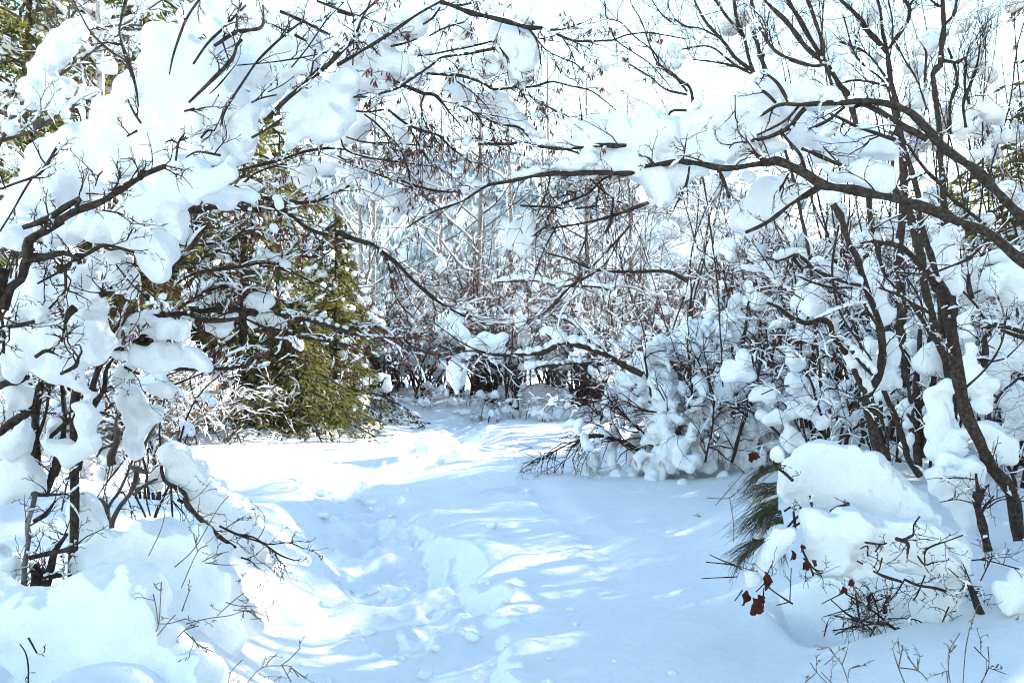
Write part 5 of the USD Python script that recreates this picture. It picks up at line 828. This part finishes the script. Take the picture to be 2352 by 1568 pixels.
# ---------------------------------------------------------------- conifers
def make_conifer(name, label, seed, H, Rr, loc, group=None, boughs=64, snowy=.5, low=.05, leafn=13):
    r = np.random.RandomState(seed); L_ = np.array(loc, float)
    th = Thing(name, label, 'tree', loc, group); sp = []
    t = np.linspace(0, 1, 8); th.part('trunk', tube(np.stack([0 * t, 0 * t, H * t], 1) + L_, .10 * H / 6 * (1 - .93 * t), 7), 'bark')
    for k in range(boughs):
        f = low + (1 - low) * (k + r.rand()) / boughs; a = k * 2.399 + r.normal() * .25
        Lb = Rr * (1.02 - f)**.75 * r.choice([.45, .7, 1.0, 1.4]) * r.uniform(.85, 1.1) + .12; z0 = H * f
        u = np.linspace(0, 1, 8); out = np.array([math.cos(a), math.sin(a), 0]); side = np.array([-out[1], out[0], 0])
        ax = out * (Lb * u)[:, None] + np.array([0, 0, 1]) * (z0 + Lb * (.10 * u - .62 * u**2 + .18 * u**3.5))[:, None] + side * (np.cumsum(r.normal(size=8)) * .02 * Lb)[:, None]
        bp = th.part('bough', tube(ax + L_, .012 + .014 * (1 - u), 4, False), 'bark')
        n = int(leafn * (6 + Lb * 10)); ts = r.uniform(.08, 1.05, n); i = np.minimum((ts * 7).astype(int), 6); fr_ = ts * 7 - i
        c = ax[i] + (ax[np.minimum(i + 1, 7)] - ax[i]) * fr_[:, None]
        wid = Lb * .34 * np.sin(np.clip(ts, .06, .97) * np.pi)**.7 * r.normal(size=n) * .75
        drop = np.abs(r.normal(size=n)) * .16 * (0.5 + Lb * .35) + np.abs(wid) * .45
        c = c + side * wid[:, None] + out * (np.abs(wid) * .5)[:, None] - np.array([0, 0, 1]) * drop[:, None]
        d = out * r.uniform(.3, 1.2, n)[:, None] + side * (np.sign(wid) * r.uniform(0, .7, n))[:, None] - np.array([0, 0, 1]) * r.uniform(.1, .8, n)[:, None] + r.normal(size=(n, 3)) * .35
        d /= np.linalg.norm(d, axis=1, keepdims=True)
        e = np.cross(d, r.normal(size=(n, 3))); e /= np.linalg.norm(e, axis=1, keepdims=True)
        ln = r.uniform(.06, .15, n)[:, None]; w = ln * r.uniform(.11, .19, n)[:, None]
        v = np.stack([c - d * ln * .5, c + e * w, c + d * ln * .55, c - e * w], 1).reshape(-1, 3)
        q = np.arange(n)[:, None] * 4; fc = np.vstack([q + [0, 1, 2], q + [0, 2, 3]])
        th.part('needle_spray', (v + L_, fc), 'conifer', parent=bp, smooth=False, kind='stuff')
        g = r.rand()
        if g < snowy + .25:
            for m in range(int(3 + Lb * 8)):
                if r.rand() > snowy: continue
                j = r.uniform(.12, .97); ii = min(int(j * 7), 6); s = Lb * .26 * math.sin(min(j, .95) * math.pi)**.7 * r.normal() * .7; rr_ = r.uniform(.018, .042) * (1 + .5 * snowy)
                q0 = ax[ii] + (ax[ii + 1] - ax[ii]) * (j * 7 - ii) + side * s + out * abs(s) * .5 - np.array([0, 0, abs(s) * .45 - .02]); dr = unit(ax[ii + 1] - ax[ii] + side * s * .3)
                for e_ in range(r.randint(2, 6)): sp.append([*(q0 + dr * e_ * rr_ * 1.1 + r.normal(size=3) * rr_ * np.array([.6, .6, .2]) - np.array([0, 0, .1 * rr_ * e_])), rr_ * r.uniform(.6, 1.1)])
    m = snow_mesh(sp, .036, .7, 1.2); th.part('bough_snow', (m[0] + L_, m[1]), 'snow', kind='stuff')
    return th
c1 = make_conifer('conifer', 'tallest olive green conifer behind the level alder at the left of the clearing', 301, 7.4, 1.9, tp(560, 17.5), boughs=66, snowy=.55)
c2 = make_conifer('conifer', 'green conifer with snow capped boughs at the right of the group facing the clearing', 302, 4.5, 1.35, tp(770, 18.2), boughs=54, snowy=.75)
c3 = make_conifer('conifer', 'low sprawling yellow green conifer spreading over the snow bank at the clearing edge', 303, 2.6, 1.75, tp(680, 16.4), boughs=52, snowy=.36, low=.02)
for (px, d, s, rz, src, lab) in [(640, 20.0, 1.0, 40, c1, 'tall conifer behind the snow capped one, its top under the snowy branches'), (450, 18.6, .95, 200, c1, 'conifer at the left end of the group behind the multi stem bush'), (500, 16.2, .8, 130, c3, 'low green conifer half hidden by brown twigs at the left of the group'), (800, 20.5, .85, 90, c2, 'dark conifer in the shade between the green ones and the thicket'), (812, 18.3, .36, 20, c3, 'tiny green conifer at the right foot of the group'),
                                 (60, 15.0, 1.35, 10, c1, 'dark tall conifer at the far upper left edge'), (330, 17.0, 1.45, 250, c1, 'tall dark conifer behind the white birch at the upper left'), (190, 19.0, 1.5, 300, c1, 'tall conifer between the two dark ones at the upper left'), (-90, 13.5, 1.2, 70, c1, 'conifer partly cut by the left edge of the picture')]:
    copy(src, 'conifer', tp(px, d), rz, s, lab, 'tree', None)
for (x, y, s, rz, lab) in [(15.7, 20.8, 2.3, 150, 'very tall conifer outside the picture on the far right'), (17.2, 24.2, 2.4, 320, 'very tall conifer outside the picture on the right, farthest along the path'), (13.4, 14.7, 2.35, 15, 'very tall conifer standing outside the picture on the right, shading the path'), (10.2, 8.0, 1.75, 100, 'tall conifer outside the picture on the right, nearest to the path'), (9.4, 3.2, 1.7, 30, 'tall conifer outside the picture, level with the photographer on the right'), (8.2, -1.2, 1.6, 170, 'tall conifer behind the photographer on the right'), (5.5, -5.0, 1.6, 80, 'tall conifer behind the photographer'), (0.5, -7.0, 1.5, 10, 'conifer straight behind the photographer'), (-5.5, -5.5, 1.6, 220, 'tall conifer behind the photographer on the left'), (-8.5, 0.5, 1.5, 140, 'tall conifer outside the picture on the left'), (14.5, 14.6, 2.1, 200, 'very tall conifer outside the picture on the right, farthest from the path')]:
    copy(c1, 'conifer', gp(x, y), rz, s, lab, 'tree', None)
brown = make_shrub('brown_bush', 'sunlit brown twiggy bush at the left foot of the conifers', 'bush', 190, 1.7, 1.1, 9, .5, .016, .05, .3, 9, (.25, .7), .035, tm='straw', bm='greytwig', loc=tp(430, 14.5))
for px, d, s, lab in [(530, 14.8, .95, 'tan twiggy bush in front of the low green conifer'), (360, 13.6, 1.1, 'tan twiggy bush behind the small forked bush')]:
    copy(brown, 'brown_bush', tp(px, d), 50 + px, s, lab, 'bush', None)
# ---------------------------------------------------------------- trees on the hill
tr = np.random.RandomState(4); n = 16000
hxs = tr.uniform(-420, 420, n); hys = tr.uniform(.02, .95, n)
keepm = n3(np.stack([hxs, hys * 300, 0 * hxs], 1), 110, 2) + .6 > tr.rand(n) * 1.6; hxs, hys = hxs[keepm], hys[keepm]
hzz = ndimage.map_coordinates(hz, [hys * 25, (hxs + 700) / 1400 * 89], order=1)
pi = UsdGeom.PointInstancer.Define(stage, '/World/hill_forest')
tag(pi.GetPrim(), label='far bluish forest dotted over the mountainside', category='forest', kind='stuff')
cv, cf = [], []
for k in range(4):
    v, f = tube(np.array([[0, 0, 1.2 + 1.8 * k], [0, 0, 4.6 + 2.2 * k]]), np.array([2.1 - .45 * k, .05]), 6, False); cv.append((v, f))
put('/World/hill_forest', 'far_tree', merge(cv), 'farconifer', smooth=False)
pi.CreatePrototypesRel().SetTargets([Sdf.Path('/World/hill_forest/far_tree')])
pi.CreatePositionsAttr(Vt.Vec3fArray.FromNumpy(np.stack([hxs, 330 + hys * 130 - abs(hxs) * .12, hzz - 1], 1).astype(np.float32)))
pi.CreateProtoIndicesAttr(Vt.IntArray([0] * len(hxs)))
pi.CreateScalesAttr(Vt.Vec3fArray.FromNumpy(np.repeat(tr.uniform(.3, .7, (len(hxs), 1)), 3, 1).astype(np.float32)))


# ---------------------------------------------------------------- clods of snow kicked up along the trail
cr = np.random.RandomState(31); sp = []
for _ in range(260):
    k = cr.randint(len(TRAIL) - 1); t = cr.rand(); c = TRAIL[k] + (TRAIL[k + 1] - TRAIL[k]) * t; o = cr.normal() * .42; x, y = c[0] + o, c[1] + cr.normal() * .15
    if y < 2.8: continue
    r_ = .012 + .035 * cr.rand()**2.5
    for _ in range(2): sp.append([x + cr.normal() * r_ * .5, y + cr.normal() * r_ * .5, G(x, y) + r_ * .25, r_ * cr.uniform(.7, 1.1)])
parts = []
ico = trimesh.creation.icosphere(2, 1.0)
for x, y, z, r_ in sp:
    v = ico.vertices * (1 + .22 * n3(ico.vertices + [x * 9, y * 9, 0], 1.3, 0) + .1 * n3(ico.vertices + [y * 7, x * 7, 0], .6, 1))[:, None]
    parts.append((v * r_ * [1.15, 1.0, .75] + [x, y, z], ico.faces))
tag(stage.GetPrimAtPath(put('/World', 'snow_clods', merge(parts), 'farsnow')), kind='stuff', label='crumbs and clods of snow kicked up along the trail', category='snow')
